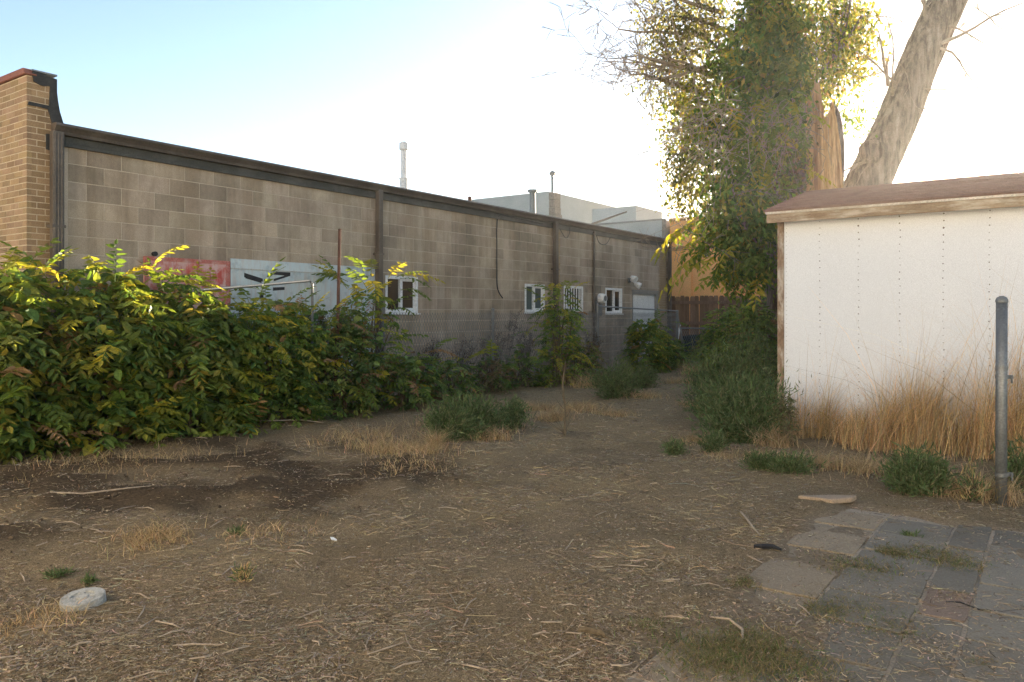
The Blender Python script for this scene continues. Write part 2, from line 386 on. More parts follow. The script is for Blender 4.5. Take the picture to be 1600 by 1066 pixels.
ca = fo.data.color_attributes.new("Col", 'FLOAT_COLOR', 'POINT')
ca.data.foreach_set("color", np.repeat(np.array(tones, np.float32), 8, 0).ravel())
# brick facade end
FX0, FX1, FH = -.40, -.115, 3.93
fac = MB().box(FX0 + .004, FX1 - .002, .004, 6.0, -.2, FH).build("brick_facade", M['brick_mortar'], bld)
BW_, BH_ = .203, .0677
bms = {}
def brickmesh(wx, wy):
    k = (round(wx, 3), round(wy, 3))
    if k not in bms: bms[k] = MB().box(0, wx, 0, wy, 0, BH_ - .010).mesh("brick", M['brick'], bevel=.0012)
    return bms[k]
low = MB()
for r in range(58):
    z = r * BH_
    if z + BH_ > FH: break
    y = .0 if r % 2 else -.104
    while y < 1.25:
        a = max(y, 0); b = y + BW_ - .010
        if b - a > .03:
            if z > 1.2 and a < .95:
                o = link("brick", brickmesh(.05, b - a), fac, (FX0 + rnd.uniform(0, .002), a, z)); k = rnd.uniform(.78, 1.12); o.color = (k, k * rnd.uniform(.94, 1.02), k * rnd.uniform(.9, 1.05), 1)
            else: low.box(FX0, FX0 + .05, a, b, z, z + BH_ - .010)
        y += BW_
    xs_ = [(FX0 + .051, FX0 + .10), (FX0 + .11, FX1)] if r % 2 else [(FX0 + .051, FX0 + .185), (FX0 + .195, FX1)]
    for (a, b) in xs_:
        if z > 1.2:
            o = link("brick", brickmesh(b - a, .04), fac, (a, rnd.uniform(0, .002), z)); k = rnd.uniform(.75, 1.08); o.color = (k, k * .97, k * rnd.uniform(.9, 1.0), 1)
        else: low.box(a, b, 0, .04, z, z + BH_ - .010)
low.build("brick_field", M['brick_far'], fac)["kind"] = "stuff"
# far end of the wall also has a brick quoin by the middle downspout and beside the door
for (u0, u1) in ((upix(869), upix(875)), (upix(1030), upix(1041))):
    q = MB()
    for r in range(46):
        q.box(u0 + (.03 if r % 2 else 0), u1 - (0 if r % 2 else .03), -.006, .02, r * BH_ + .05, r * BH_ + .05 + BH_ - .01)
    q.build("brick_quoin", M['brick_far'], wallo)["kind"] = "stuff"
MB().prism([(-.03, FH + .003), (.02, FH + .075), (6.0, FH + .085), (6.0, FH + .003)], FX0 - .03, FX0 + .10).build("coping", M['coping'], bld, bevel=.008)
tarm = MB()
def blob(mb, pts, y0, y1):                 # irregular plate in the x-z plane
    n = len(mb.v); k = len(pts)
    mb.v += [(x, y0, z) for x, z in pts] + [(x, y1, z) for x, z in pts]
    mb.f += [tuple(n + i for i in range(k)), tuple(n + k + i for i in range(k - 1, -1, -1))] + [(n + (i + 1) % k, n + i, n + k + i, n + k + (i + 1) % k) for i in range(k)]
blob(tarm, [(FX0 + .07, FH - .06), (FX0 + .16, FH - .085), (FX1 - .05, FH - .07), (FX1 - .06, FH - .3), (FX1 - .07, 3.6), (FX1 - .03, 3.46), (FX1 + .10, 3.44), (FX1 + .05, 3.6), (FX1 + .03, 3.72), (FX1 + .02, FH - .12), (FX1 + .02, FH + .02), (FX0 + .1, FH + .05), (FX0 + .05, FH + .04)], -.016, .3)
blob(tarm, [(FX0 + .01, 3.605), (FX0 + .12, 3.61), (FX1 - .06, 3.60), (FX1 - .06, 3.64), (FX0 + .02, 3.645)], -.014, .01)
blob(tarm, [(FX1 - .09, 3.16), (FX1 + .02, 3.14), (FX1 + .02, 3.33), (FX1 - .09, 3.33)], -.012, .01)
tarm.build("tar_flashing", M['tar'], bld)
MB().box(FX0 + .05, FX1 + .02, -.02, .3, FH + .052, FH + .07).build("flashing_cap", M['galv'], bld)
# gutter, fascia, roof, downspouts
GT = 3.455
MB().prism([(0.0, GT), (-.115, GT), (-.125, GT - .018), (-.125, GT - .03), (-.105, GT - .055), (-.085, GT - .085), (-.075, GT - .118), (0.0, GT - .118)], -.15, WL + .08).build("gutter", M['gutter'], bld)
MB().box(-.11, WL, -.022, .012, 3.262, GT - .122).box(-.11, WL, -.034, .012, WH - .015, 3.258).build("fascia", M['fascia'], bld)
MB().prism([(-.02, GT - .004), (-.02, GT + .012), (9, GT + .16), (9, GT + .1)], -.10, WL + .05).build("roof", M['roofing'], bld)
for px, w_ in ((83.5, .118), (587, .095), (863.5, .105), (1042, .10)):
    u = min(upix(px), WL - .07); d = MB()
    d.box(u - w_ / 2, u + w_ / 2, -.125, -.04, .12, GT - .10)
    for k in (-.3, 0, .3): d.box(u + k * w_ - .008, u + k * w_ + .008, -.131, -.120, .13, GT - .12)
    ds = d.build("downspout", M['gutter'], bld, bevel=.004)
    for z in (.9, 2.3): MB().box(u - w_ / 2 - .012, u + w_ / 2 + .012, -.135, .0, z, z + .03).build("strap", M['gutter'], ds)
def window(o, pane_mat, sash=.5, name="window", sill=True):
    x0, x1, z0, z1 = o; t = .055
    w_ = MB().box(x0, x1, .13, .16, z0, z1).build(name, M['black'], bld)
    f = MB().box(x0 + .001, x0 + t, -.006, .13, z0 + .001, z1 - .001).box(x1 - t, x1 - .001, -.006, .13, z0 + .001, z1 - .001).box(x0 + t, x1 - t, -.004, .128, z1 - t, z1 - .002).box(x0 + t, x1 - t, -.004, .128, z0 + .002, z0 + t)
    f.build("frame", M['pvc'], w_, bevel=.004)
    xm = x0 + (x1 - x0) * sash
    MB().box(xm - .03, xm + .03, .012, .09, z0 + t, z1 - t).build("sash_bar", M['pvc'], w_, bevel=.004)
    MB().box(xm + .03, x1 - t, .03, .07, z0 + t, z0 + t + .03).box(xm + .03, x1 - t, .03, .07, z1 - t - .03, z1 - t).box(x1 - t - .03, x1 - t, .031, .069, z0 + t + .03, z1 - t - .03).build("sliding_sash", M['pvc'], w_)
    MB().box(x0 + t, xm - .03, .06, .066, z0 + t, z1 - t).build("pane", pane_mat, w_)
    MB().box(xm + .03, x1 - t - .03, .045, .051, z0 + t + .03, z1 - t - .03).build("pane", pane_mat, w_)
    if sill: MB().box(x0 - .03, x1 + .03, -.035, .0, z0 - .03, z0 - .003).build("sill", M['pvc'], w_, bevel=.004)
    return w_
window(W1, M['glass']); window(W2, M['blind']); window(W4, M['glass'], .55)
x0, x1, z0, z1 = W3
w3 = MB().box(x0, x1, .13, .16, z0, z1).build("window", M['black'], bld)
MB().box(x0 + .001, x0 + .04, -.004, .1, z0, z1).box(x1 - .04, x1 - .001, -.004, .1, z0, z1).box(x0 + .04, x1 - .04, -.003, .1, z1 - .05, z1 - .001).box(x0 + .04, x1 - .04, -.003, .1, z0 + .001, z0 + .04).build("frame", M['pvc'], w3)
MB().box(x0 + .04, x1 - .04, .07, .075, z0 + .04, z1 - .05).build("pane", M['glass'], w3)
for k in range(7):
    x = x0 + .04 + (x1 - x0 - .08) * (k + .5) / 7
    MB().box(x - .010, x + .010, -.02, .0, z0 + .01, z1 - .01).build("window_bar", M['pvc'], w3)
cl = MB(); cl.plate([(0, 0), (.26, 0), (.2, .12), (.06, .36), (0, .42)], 0, .01); clo = cl.build("curtain", M['cloth'], w3, (x0 + .045, .066, z0 + .05), (R(90), 0, 0))
# door
dx0, dx1, dz1 = DR[0], DR[1], DR[3]
dr = MB().box(dx0 + .04, dx1 - .10, .06, .1, .02, dz1 - .07).build("door", M['door'], bld)
for k in range(4):
    a = dx0 + .06 + (dx1 - dx0 - .2) * k / 4
    MB().box(a, a + (dx1 - dx0 - .2) / 4 - .012, .05, .061, .05, dz1 - .1).build("door_panel", M['door'], dr, bevel=.003)
MB().box(dx0, dx0 + .04, -.004, .15, 0, dz1 - .001).box(dx1 - .10, dx1, -.004, .15, 0, dz1 - .001).box(dx0 + .04, dx1 - .1, -.003, .149, dz1 - .07, dz1 - .002).box(dx0 - .02, dx1 + .03, -.014, .01, dz1 + .001, dz1 + .04).build("door_frame", M['jamb'], dr)
h = MB(); h.tube([(dx1 - .18, .05, 1.0), (dx1 - .18, -.01, 1.0)], [.02, .03], 8); h.build("handle", M['galv'], dr)
# lamp, meter, conduits, cables on the wall
lu = upix(982); lz = zpix(982, 438)
lamp = MB().box(lu - .06, lu + .06, -.05, .0, lz - .06, lz + .06).build("wall_lamp", M['galv'], bld, bevel=.01)
for dx, dz in ((-.09, .06), (.10, -.1)):
    hd = MB(); hd.tube([(lu, -.05, lz), (lu + dx * .5, -.12, lz + dz * .5), (lu + dx, -.15, lz + dz)], .015, 6)
    hd.tube([(lu + dx, -.13, lz + dz + .02), (lu + dx * 1.2, -.2, lz + dz - .02), (lu + dx * 1.4, -.27, lz + dz - .06)], [.04, .075, .085], 12)
    hd.build("lamp_head", M['pvc'], lamp, smooth=False)
mu = upix(926); mz = zpix(926, 490)
mt_ = MB().box(mu + .02, mu + .28, -.11, .0, mz - .05, mz + .32).build("meter_box", M['galv'], bld, bevel=.01)
gm = MB(); gm.tube([(mu + .15, -.11, mz + .36), (mu + .15, -.2, mz + .36), (mu + .15, -.26, mz + .36)], [.12, .12, .10], 16); gm.build("meter", M['pvc'], mt_)
gd = MB(); gd.tube([(mu + .15, -.262, mz + .36), (mu + .15, -.268, mz + .36)], .07, 14); gd.build("dial", M['galv'], mt_)
cd = MB(); cd.tube([(mu, -.04, .3), (mu, -.04, 3.3)], .028, 8); cd.build("conduit", M['gutter'], bld)
def cable(pts, r, name, mt, parent=None, label=None, cat=None, n=14):
    P = [Vector(p) for p in pts]; out = []
    for i in range(len(P) - 1):
        a, b, c_, d = P[max(i - 1, 0)], P[i], P[i + 1], P[min(i + 2, len(P) - 1)]
        for k in range(n):
            t = k / n; out.append(.5 * ((2 * b) + (c_ - a) * t + (2 * a - 5 * b + 4 * c_ - d) * t * t + (3 * b - a - 3 * c_ + d) * t ** 3))
    out.append(P[-1]); o = MB().tube(out, r, 5).build(name, mt, parent)
    if label: tag(o, label, cat)
    return o
def wl_(px, py, y=-.02): return (upix(px), y, zpix(px, py))
cable([wl_(845, 350, -.04), wl_(800, 340, -.03), wl_(779, 337), wl_(775, 355), wl_(775, 380), wl_(775, 415), wl_(776, 450), wl_(784, 466)], .012, "hanging_cable", M['black'], bld)
cable([wl_(872, 357, -.04), wl_(880, 372, -.06), wl_(886, 366, -.06), wl_(888, 356, -.04)], .008, "cable_loop", M['black'], bld)
cable([wl_(929, 368, -.05), wl_(932, 380, -.08), wl_(942, 382, -.08), wl_(950, 372, -.06)], .009, "cable_loop", M['black'], bld)
MB().tube([wl_(240, 397, 0), wl_(240, 397, -.05)], .03, 8).build("pipe_stub", M['black'], bld)
# flues on the roof
fl = MB(); fp = uv(0, 0)
def roofpt(px, py, v):                    # local coordinates of a roof thing v metres behind the wall
    u = upix(px, -v); p = uv(u, -v); return (u, v, CH + (HOR - py) / F * p.y)
a = roofpt(631, 292, 1.6); b = roofpt(631, 236, 1.6); c = roofpt(631, 222, 1.6)
fl.tube([(a[0], a[1], 3.4), (a[0], a[1], a[2] + .15)], .085, 14); fl.tube([(a[0], a[1], a[2] + .15), b], .062, 14)
fl.tube([(a[0], a[1], a[2] + .15), (a[0], a[1], a[2] + .17)], .10, 14)
fo_ = fl.build("flue_pipe", M['flue'], bld)
MB().tube([b, (b[0], b[1], b[2] + .03), (c[0], c[1], c[2] - .03), c], [.06, .095, .095, .05], 14).build("flue_cap", M['flue'], fo_)
a = roofpt(832, 335, 1.2); b = roofpt(832, 300, 1.2)
f2 = MB().tube([(a[0], a[1], 3.4), (a[0], a[1], a[2] + .1), (a[0], a[1], b[2])], [.12, .075, .07], 12).build("vent_pipe", M['galv'], bld)
MB().tube([(b[0], b[1], b[2] - .01), (b[0], b[1], b[2] + .05), (b[0], b[1], b[2] + .06)], [.12, .12, .04], 12).build("vent_cap", M['galv'], f2)
a = roofpt(734, 312, .8); MB().tube([(a[0], a[1], 3.4), (a[0], a[1], a[2] + .06)], .04, 8).build("vent_stub", M['rust'], bld)

# signs fixed flat on the wall
sx0, sx1, sx2 = upix(222), upix(356), upix(583)
s1 = tag(empty("sign_panel", uv(sx0, .03, .45), ROT_U), "faded red and grey metal sign sheet with red border on block wall", "sign")
W_, H_ = sx1 - sx0, 1.60
MB().box(0, W_, -.02, 0, 0, H_).build("sheet", M['sign_red'], s1)
MB().box(0, .045, -.026, -.019, 0, H_).box(W_ - .06, W_, -.026, -.019, 0, H_).box(.045, W_ - .06, -.025, -.019, H_ - .05, H_).build("border", M['sign_frame'], s1)
s2 = tag(empty("sign_panel", uv(sx1 + .01, .03, .45), ROT_U), "weathered pale blue sign sheet with worn black letter strokes on block wall", "sign")
W2_ = sx2 - sx1 - .02
MB().box(0, W2_, -.02, 0, 0, H_ + .04).build("sheet", M['sign_blue'], s2)
MB().box(0, W2_, -.028, -.019, H_ - .10, H_ - .088).build("seam", M['stucco_grey'], s2)
def stroke(p0, p1, w0, w1):
    w0 *= 1.7; w1 *= 1.7
    b = MB(); l0 = (upix(p0[0]) - sx1 - .01, zpix(*p0) - .45); l1 = (upix(p1[0]) - sx1 - .01, zpix(*p1) - .45)
    b.v = [(l0[0], -.0225, l0[1] - w0), (l1[0], -.0225, l1[1] - w1), (l1[0], -.0225, l1[1] + w1), (l0[0], -.0225, l0[1] + w0)]
    b.v += [(x, -.0195, z) for x, y, z in b.v]; b.f = [(0, 1, 2, 3), (0, 4, 5, 1), (1, 5, 6, 2), (2, 6, 7, 3), (3, 7, 4, 0)]
    b.build("letter_stroke", M['black'], s2)
for a in (((378, 430), (407, 438), .018, .012), ((380, 434), (405, 441), .006, .008), ((423, 427), (450, 429), .012, .016), ((424, 438), (448, 430.5), .010, .008), ((423, 452), (441, 451), .014, .012), ((403, 446), (408, 446), .01, .01), ((402, 462), (408, 461), .02, .02)): stroke(*a)

# ------------------------------------------------------------------ buildings behind
ob = tag(empty("orange_building", uv(21.5, -2.2, 0), ROT_V), "flat roofed orange painted building behind the wooden fence", "building")
MB().box(0, 24, 0, 9, -.2, 4.62).build("wall", M['orange'], ob)
MB().box(-.02, 24, -.05, 0, 4.60, 4.72).build("parapet_cap", M['orange_trim'], ob)
MB().box(0, 24, -.025, 0, 4.05, 4.10).build("band", M['orange_trim'], ob)
MB().box(0, 24, -.025, 0, 3.60, 3.65).build("band", M['orange_trim'], ob)
for x in (.55, 4.6, 8.6, 12.6, 16.6): MB().box(x, x + .28, -.09, 0, -.2, 4.58).build("pilaster", M['orange'], ob)
MB().box(1.05, 1.5, -.03, 0, 3.3, 3.48).build("wall_plate", M['stucco_grey'], ob)
gb = tag(empty("grey_building", uv(21.4, -2.3, 0), ROT_V), "grey stucco building with stepped roof beside the orange building", "building")
MB().box(-6.2, 0, 0, 8, -.2, 4.66).build("wall", M['stucco_grey'], gb)
MB().box(-6.2, -.1, -.03, .2, 4.66, 4.72).build("parapet_cap", M['roofing'], gb)
MB().box(-.13, .01, -.06, -.001, -.2, 4.70).build("corner_strip", M['stone_edge'], gb)
MB().box(-4.4, -2.4, 2.5, 5, 4.6, 5.65).build("roof_box", M['stucco_grey'], gb)
g2 = tag(empty("grey_parapet_building", uv(24, -8.56, 0), ROT_V), "tall grey stucco building with broken stone edge behind block roof", "building")
MB().box(-12, -.35, 0, 7, -.2, 6.62).build("wall", M['stucco_grey'], g2)
q = MB(); z = -.2
while z < 6.5:
    h_ = rnd.uniform(.18, .34); q.box(-.352, rnd.uniform(-.06, .03) - .05 * (z > 5.9), rnd.uniform(-.03, .0), .5, z, min(z + h_ - .006, 6.62)); z += h_
q.build("rubble_edge", M['stone_edge'], g2, bevel=.02)
MB().box(-12, -.36, -.02, 0, 5.55, 5.58).build("seam", M['roofing'], g2)
MB().tube([(-.8, 1, 6.5), (-.8, 1, 7.5)], .065, 8).tube([(-.8, 1, 7.5), (-.8, 1, 7.62), (-.8, 1, 7.7)], [.13, .15, .05], 10).build("vent_pole", M['galv'], g2)

# ------------------------------------------------------------------ wooden fence
fn = tag(empty("wooden_fence", uv(WL + .12, .02, 0), ROT_V), "brown weathered dog-eared board fence below the orange wall", "fence")
bmsh = [MB().prism([(0, 0), (.018, 0), (.018, 1), (0, 1)], 0, .134) for _ in range(1)]
bd = MB(); bd.v = []
prof = [(0, 0), (.134, 0), (.134, 1.79), (.108, 1.83), (.026, 1.83), (0, 1.79)]
k = len(prof); bd.v = [(a, 0, b) for a, b in prof] + [(a, .018, b) for a, b in prof]
bd.f = [tuple(range(k)), tuple(range(2 * k - 1, k - 1, -1))] + [((i + 1) % k, i, k + i, k + (i + 1) % k) for i in range(k)]
bdm = bd.mesh("board", M['fence'])
for i in range(50):
    o = link("board", bdm, fn, (i * .141 + rnd.uniform(-.002, .002), rnd.uniform(-.003, .003), rnd.uniform(-.02, .012)), (0, R(rnd.uniform(-.4, .4)), 0)); kk = rnd.uniform(.7, 1.15); o.color = (kk, kk * rnd.uniform(.94, 1.02), kk * rnd.uniform(.9, 1.02), 1)
for z in (.35, 1.02, 1.60): o = MB().box(0, 7.1, -.046, -.006, z, z + .088).build("rail", M['fence'], fn); o.color = (.85, .85, .88, 1)

# ------------------------------------------------------------------ garage
gc = gp(1217, 672)
ga = tag(empty("garage", (gc[0], gc[1], 0), ROT_V), "white sided garage with brown shingle roof and rows of nail heads", "garage")
GL, GD, GE = 5.2, 3.5, 2.44
MB().box(.06, GL, .0, .05, .06, GE + .03).build("front_wall", M['garage'], ga)
MB().box(-.0, GL - .003, .053, GD, .02, GE + .02).build("shell", M['garage'], ga)
MB().box(-.03, GL, .004, GD, -.2, .058).build("foundation", M['conc'], ga)
MB().box(-.012, .058, -.018, .03, .0, GE).build("corner_board", M['peel'], ga)
slope = .245; EY = -.17
def rz(y): return GE + .065 + (y - EY) * slope if y < GD / 2 else GE + .065 + (GD / 2 - EY) * slope - (y - GD / 2) * slope
MB().box(-.09, GL + .1, EY, EY + .022, GE - .045, GE + .055).build("fascia", M['peel_h'], ga)
MB().box(-.09, GL + .1, EY + .023, .0, GE - .02, GE + .0).build("soffit", M['trim'], ga)
MB().box(-.10, GL + .1, EY - .022, EY + .02, GE + .057, GE + .088).build("drip_edge", M['trim'], ga)
MB().prism([(EY + .02, GE - .0), (GD / 2, rz(GD / 2) - .1), (GD + .17, rz(GD + .17) - .10), (GD + .17, rz(GD + .17)), (GD / 2, rz(GD / 2)), (EY + .02, GE + .06)], -.085, -.06).build("rake_board", M['peel_h'], ga)
gbl = MB(); gbl.prism([(0.06, GE), (GD - .02, GE), (GD / 2, rz(GD / 2) - .02)], .0, .04); gbl.build("gable", M['garage'], ga)
rf = MB(); rf.prism([(EY - .03, GE + .09), (GD / 2, rz(GD / 2) + .025), (GD + .2, rz(GD + .2) + .02), (GD + .2, rz(GD + .2)), (GD / 2, rz(GD / 2) + .002), (EY - .03, GE + .078)], -.11, GL + .12)
rfo = rf.build("roof", M['shingle'], ga)
ncr = 14; sl = math.hypot(GD / 2 - EY, (GD / 2 - EY) * slope); ang = math.atan(slope)
for i in range(ncr):                       # shingle courses, each lapping the one below
    c = MB(); x = -.115 - rnd.uniform(0, .2); d0 = (sl + .03) * i / ncr
    while x < GL + .1:
        x2 = x + rnd.uniform(.28, .33); t = .008 + rnd.uniform(0, .004)
        c.prism([(d0 - .006, .004), (d0 - .006, .004 + t), (d0 + .17, .006), (d0 + .17, .002)], max(x, -.115), min(x2 - .006, GL + .12)); x = x2
    c.build("shingle_course", M['shingle'], rfo, (0, EY - .03, GE + .092), (ang, 0, 0))
for i in range(1, 13):
    nl = MB(); x = .045 + .408 * i
    for j in range(32):
        z = .16 + j * .0745; xx = x + rnd.uniform(-.006, .006); r_ = rnd.choice((.005, .006, .0075)) * (1.5 if (j > 26 and i in (2, 3, 4)) else 1)
        nl.tube([(xx, .002, z), (xx, -.0022, z)], [r_, r_ * .8], 7)
    nl.build("nail_row", M['nail'], ga)
nl = MB()
for j in range(46): nl.tube([(.085, .002, .14 + j * .05), (.085, -.002, .14 + j * .05)], .0035, 6)
nl.build("nail_row", M['nail'], ga)

# ------------------------------------------------------------------ chain link fence
FV = 1.0
cf = tag(empty("chain_link_fence", uv(-1.2, FV, 0), ROT_U), "galvanised chain link fence running along the block wall behind the shrubs", "fence")
CU = 15.95; FHT = 1.40
def linkmesh(mb, L_, h0, h1, pitch=.062, r=.0032):
    n = int(L_ / pitch); m = int((h1 - h0) / pitch)
    for i in range(n):
        for sgn in (1, -1):                # zigzag wires woven in pairs
            for j in range(m):
                xa = i * pitch + (pitch / 2 if (j % 2 == 0) == (sgn > 0) else 0); xb = i * pitch + (0 if (j % 2 == 0) == (sgn > 0) else pitch / 2)
                if sgn < 0: xa += pitch / 2 - (pitch / 2 if j % 2 else -pitch / 2) * 0; xb += pitch / 2
                za = h0 + j * pitch; zb = za + pitch; y = .003 * sgn; k = len(mb.v)
                dx, dz = (zb - za), -(xb - xa); l = math.hypot(dx, dz); dx, dz = dx / l * r, dz / l * r
                mb.v += [(xa - dx, y, za - dz), (xa + dx, y, za + dz), (xa, y - 1.7 * r, za), (xb - dx, y, zb - dz), (xb + dx, y, zb + dz), (xb, y - 1.7 * r, zb)]
                mb.f += [(k, k + 1, k + 4, k + 3), (k + 1, k + 2, k + 5, k + 4), (k + 2, k, k + 3, k + 5)]
lm = MB(); linkmesh(lm, CU, .06, FHT - .02); lm.build("wire_mesh", M['galv'], cf)["kind"] = "stuff"
for u in (0, 2.6, 5.2, 7.9, 10.6):
    MB().tube([(u, .03, -.15), (u, .03, FHT)], .024, 8).tube([(u, .03, FHT), (u, .03, FHT + .02), (u, .03, FHT + .045)], [.03, .03, .012], 8).build("post", M['galv'], cf)
pu = upix(935, FV) + 1.2; pe = CU
MB().tube([(pu, .03, -.15), (pu, .03, 1.53)], .036, 10).tube([(pu, .03, 1.53), (pu, .03, 1.56)], [.04, .02], 10).build("post", M['galv'], cf)
MB().tube([(pe, .03, -.15), (pe, .03, 1.40)], .034, 10).tube([(pe, .03, 1.40), (pe, .03, 1.43)], [.038, .02], 10).build("post", M['galv'], cf)
MB().tube([(pu, .03, 1.50), (pe, .03, 1.40)], .018, 8).build("top_rail", M['galv'], cf)
MB().tube([(pe, .03, 1.34), (pe - .03, -.25, .1)], .02, 8).build("brace", M['galv'], cf)
cg = tag(empty("chain_link_gate", uv(CU - 1.2, FV + .08, 0), ROT_V), "low chain link gate with dark screen before the wooden fence", "gate")
MB().tube([(0, 0, .95), (3.6, 0, .97)], .02, 8).tube([(0, 0, .1), (3.6, 0, .1)], .018, 8).tube([(0, 0, .08), (0, 0, .97)], .02, 8).tube([(1.8, 0, .0), (1.8, 0, .97)], .02, 8).tube([(3.6, 0, .0), (3.6, 0, .99)], .022, 8).build("frame", M['galv'], cg)
lm = MB(); linkmesh(lm, 3.6, .1, .93); lm.build("wire_mesh", M['galv'], cg)["kind"] = "stuff"
sc_ = MB(); nx = 30
for i in range(nx + 1):
    x = 3.5 * i / nx; yy = .05 + .02 * math.sin(i * 1.1) + .015 * math.sin(i * 2.7); sc_.v += [(x, yy, .08), (x, yy + .01, .74 + .05 * math.sin(i * .5))]
sc_.f = [(2 * i, 2 * i + 2, 2 * i + 3, 2 * i + 1) for i in range(nx)]; sc_.build("screen_sheet", M['tarp'], cg)
p = uv(WL - .5, .42); tag(MB().tube([(0, 0, 0), (.05, -.02, .55), (.12, -.03, 1.02)], [.028, .03, .026], 4).build("white_stake", M['pvc'], None, (p.x, p.y, gz(p.x, p.y))), "white painted stake leaning at the fence corner", "stake")
# leaning rusty pole and loose rail by the signs
p = uv(upix(521, 1.25), 1.25); top = at(531, 358, p.y + .25)
tag(MB().tube([(p.x, p.y, -.1), tuple((Vector((p.x, p.y, 0)) + top) / 2 + Vector((.015, 0, 0))), tuple(top)], .022, 8).build("rusty_pole", M['rust']), "tall rusty iron pole leaning in the shrubs before pale sign", "pole")
ya = uv(upix(345, 1.2), 1.2).y; yb = uv(upix(488, 1.1), 1.1).y
a = at(300, 455, ya - .4); b = at(484, 439, yb); c = at(488, 444, yb)
tag(MB().tube([a, tuple((Vector(a) + Vector(b)) / 2), b, c, tuple(Vector(c) + Vector((0, 0, -1.75)))], .017, 8).build("bent_pipe", M['galv']), "thin grey bent pipe rail sticking out of the hedge before signs", "pipe")
# steel post at the right
px_, py_ = gp(1564, 786)
sp = tag(empty("steel_post", (px_, py_, 0)), "grey steel fence post with two clamp bands beside the patio", "post")
MB().tube([(0, 0, -.2), (.003, 0, .7), (.006, 0, 1.445)], .037, 20).build("pipe", M['galv'], sp, smooth=True)
MB().tube([(.006, 0, 1.44), (.006, 0, 1.455), (.006, 0, 1.475), (.006, 0, 1.487)], [.041, .041, .033, .012], 20).build("cap", M['galv'], sp)
for z, rot in ((.905, 0), (.205, 0)):
    b_ = MB(); b_.tube([(.004, 0, z - .013), (.004, 0, z + .013)], .0405, 20); bo = b_.build("clamp_band", M['galv'], sp)
    MB().box(.04, .085, -.006, .006, z - .013, z + .013).build("band_ear", M['galv'], bo)
    MB().tube([(.072, -.016, z), (.072, .016, z)], .009, 6).tube([(.072, -.006, z), (.075, -.008, z - .045)], .007, 6).build("bolt", M['galv'], bo)
MB().tube([(.005, 0, .955), (.005, 0, .985)], .0395, 20).build("collar", M['galv'], sp)

# ------------------------------------------------------------------ patio
pat = tag(empty("patio", (0, 0, 0), 0), kind="structure")
pt = MB()
def cuv(u, v): return (u * UX + v * UY, u * UY - v * UX)
pt.plate([cuv(5.72, -1.3), cuv(1.6, -1.3), cuv(1.6, 3.0), cuv(5.72, 3.0)], -.12, .004); pt.build("mortar_bed", surf("patio_joint", (.28, .235, .175), (.40, .34, .26), 6, 80, .95, .4), pat)
v = -1.30; cols = [.38, .40, .20, .40, .21, .41, .40, .2, .4, .4, .41]
for ci, w_ in enumerate(cols):
    u = 5.70 - rnd.choice((0, .0, .1))
    while u > 1.75:
        l_ = rnd.choice((.4, .4, .4, .41, .2, .6 if w_ < .3 else .4)); g = .009
        if u - l_ < 1.6: break
        j = [rnd.uniform(-.004, .004) for _ in range(8)]
        cs = [(u - g + j[0], v + g + j[1]), (u - l_ + g + j[2], v + g + j[3]), (u - l_ + g + j[4], v + w_ - g + j[5]), (u - g + j[6], v + w_ - g + j[7])]; prof = []
        for q0, q1 in zip(cs, cs[1:] + cs[:1]):
            for t in (0.03, .2, .35, .5, .65, .8, .97): prof.append(cuv(q0[0] + (q1[0] - q0[0]) * t + rnd.uniform(-.0035, .0035), q0[1] + (q1[1] - q0[1]) * t + rnd.uniform(-.0035, .0035)))
        if l_ > 1.2: break
        o = MB().plate(prof, -.03, .011 + rnd.uniform(-.005, .005)).build("paving_stone", M['paver'], pat, bevel=.0025)
        kind = rnd.random()
        if v < -.95: k = rnd.uniform(1.0, 1.2); o.color = (k * 1.12, k * 1.0, k * .85, 1)
        elif kind < .14: o.color = (.98, .80, .74, 1)
        else: k = rnd.uniform(.68, 1.0); o.color = (k, k * 1.0, k * .98, 1)
        u -= l_
    v += w_
x, y = gp(1294, 791); z = gz(x, y)
o = MB().plate([(-.20, .03), (.0, -.075), (.15, -.03), (.205, .045), (.02, .062)], 0, .035).build("loose_slab", M['paver'], None, (x, y, z - .012), (R(1), R(-1.5), R(-8)), bevel=.006); o.color = (1.5, 1.28, 1.12, 1)
tag(o, "loose pinkish flagstone lying on the dirt above the patio", "slab")
# concrete disc
x, y = gp(130, 936); z = gz(x, y); dm = MB(); nseg = 36; rings = [(.0, .042), (.028, .042), (.031, .034), (.060, .034), (.063, .042), (.106, .042), (.112, .039), (.114, .012), (.113, -.03)]
for r_, zz in rings[1:]:
    for k in range(nseg):
        a = 2 * math.pi * k / nseg; rr = r_ * .86 * (1 + .008 * math.sin(3 * a + 1) + rnd.uniform(-.006, .006)); dm.v.append((rr * math.cos(a), rr * math.sin(a), zz + rnd.uniform(-.001, .001) + (.007 if (r_ in (.04, .06) and k % 9 < 3) else 0)))
n = len(rings) - 1
dm.f = [(i * nseg + k, i * nseg + (k + 1) % nseg, (i + 1) * nseg + (k + 1) % nseg, (i + 1) * nseg + k) for i in range(n - 1) for k in range(nseg)]
dm.f.append(tuple(range(nseg - 1, -1, -1)))
dm.f = [tuple(reversed(f)) for f in dm.f]
tag(dm.build("concrete_disc", M['conc'], None, (x, y, z + .002), (R(5), R(-4), R(20))), "round worn concrete disc lying on bare dirt", "disc")
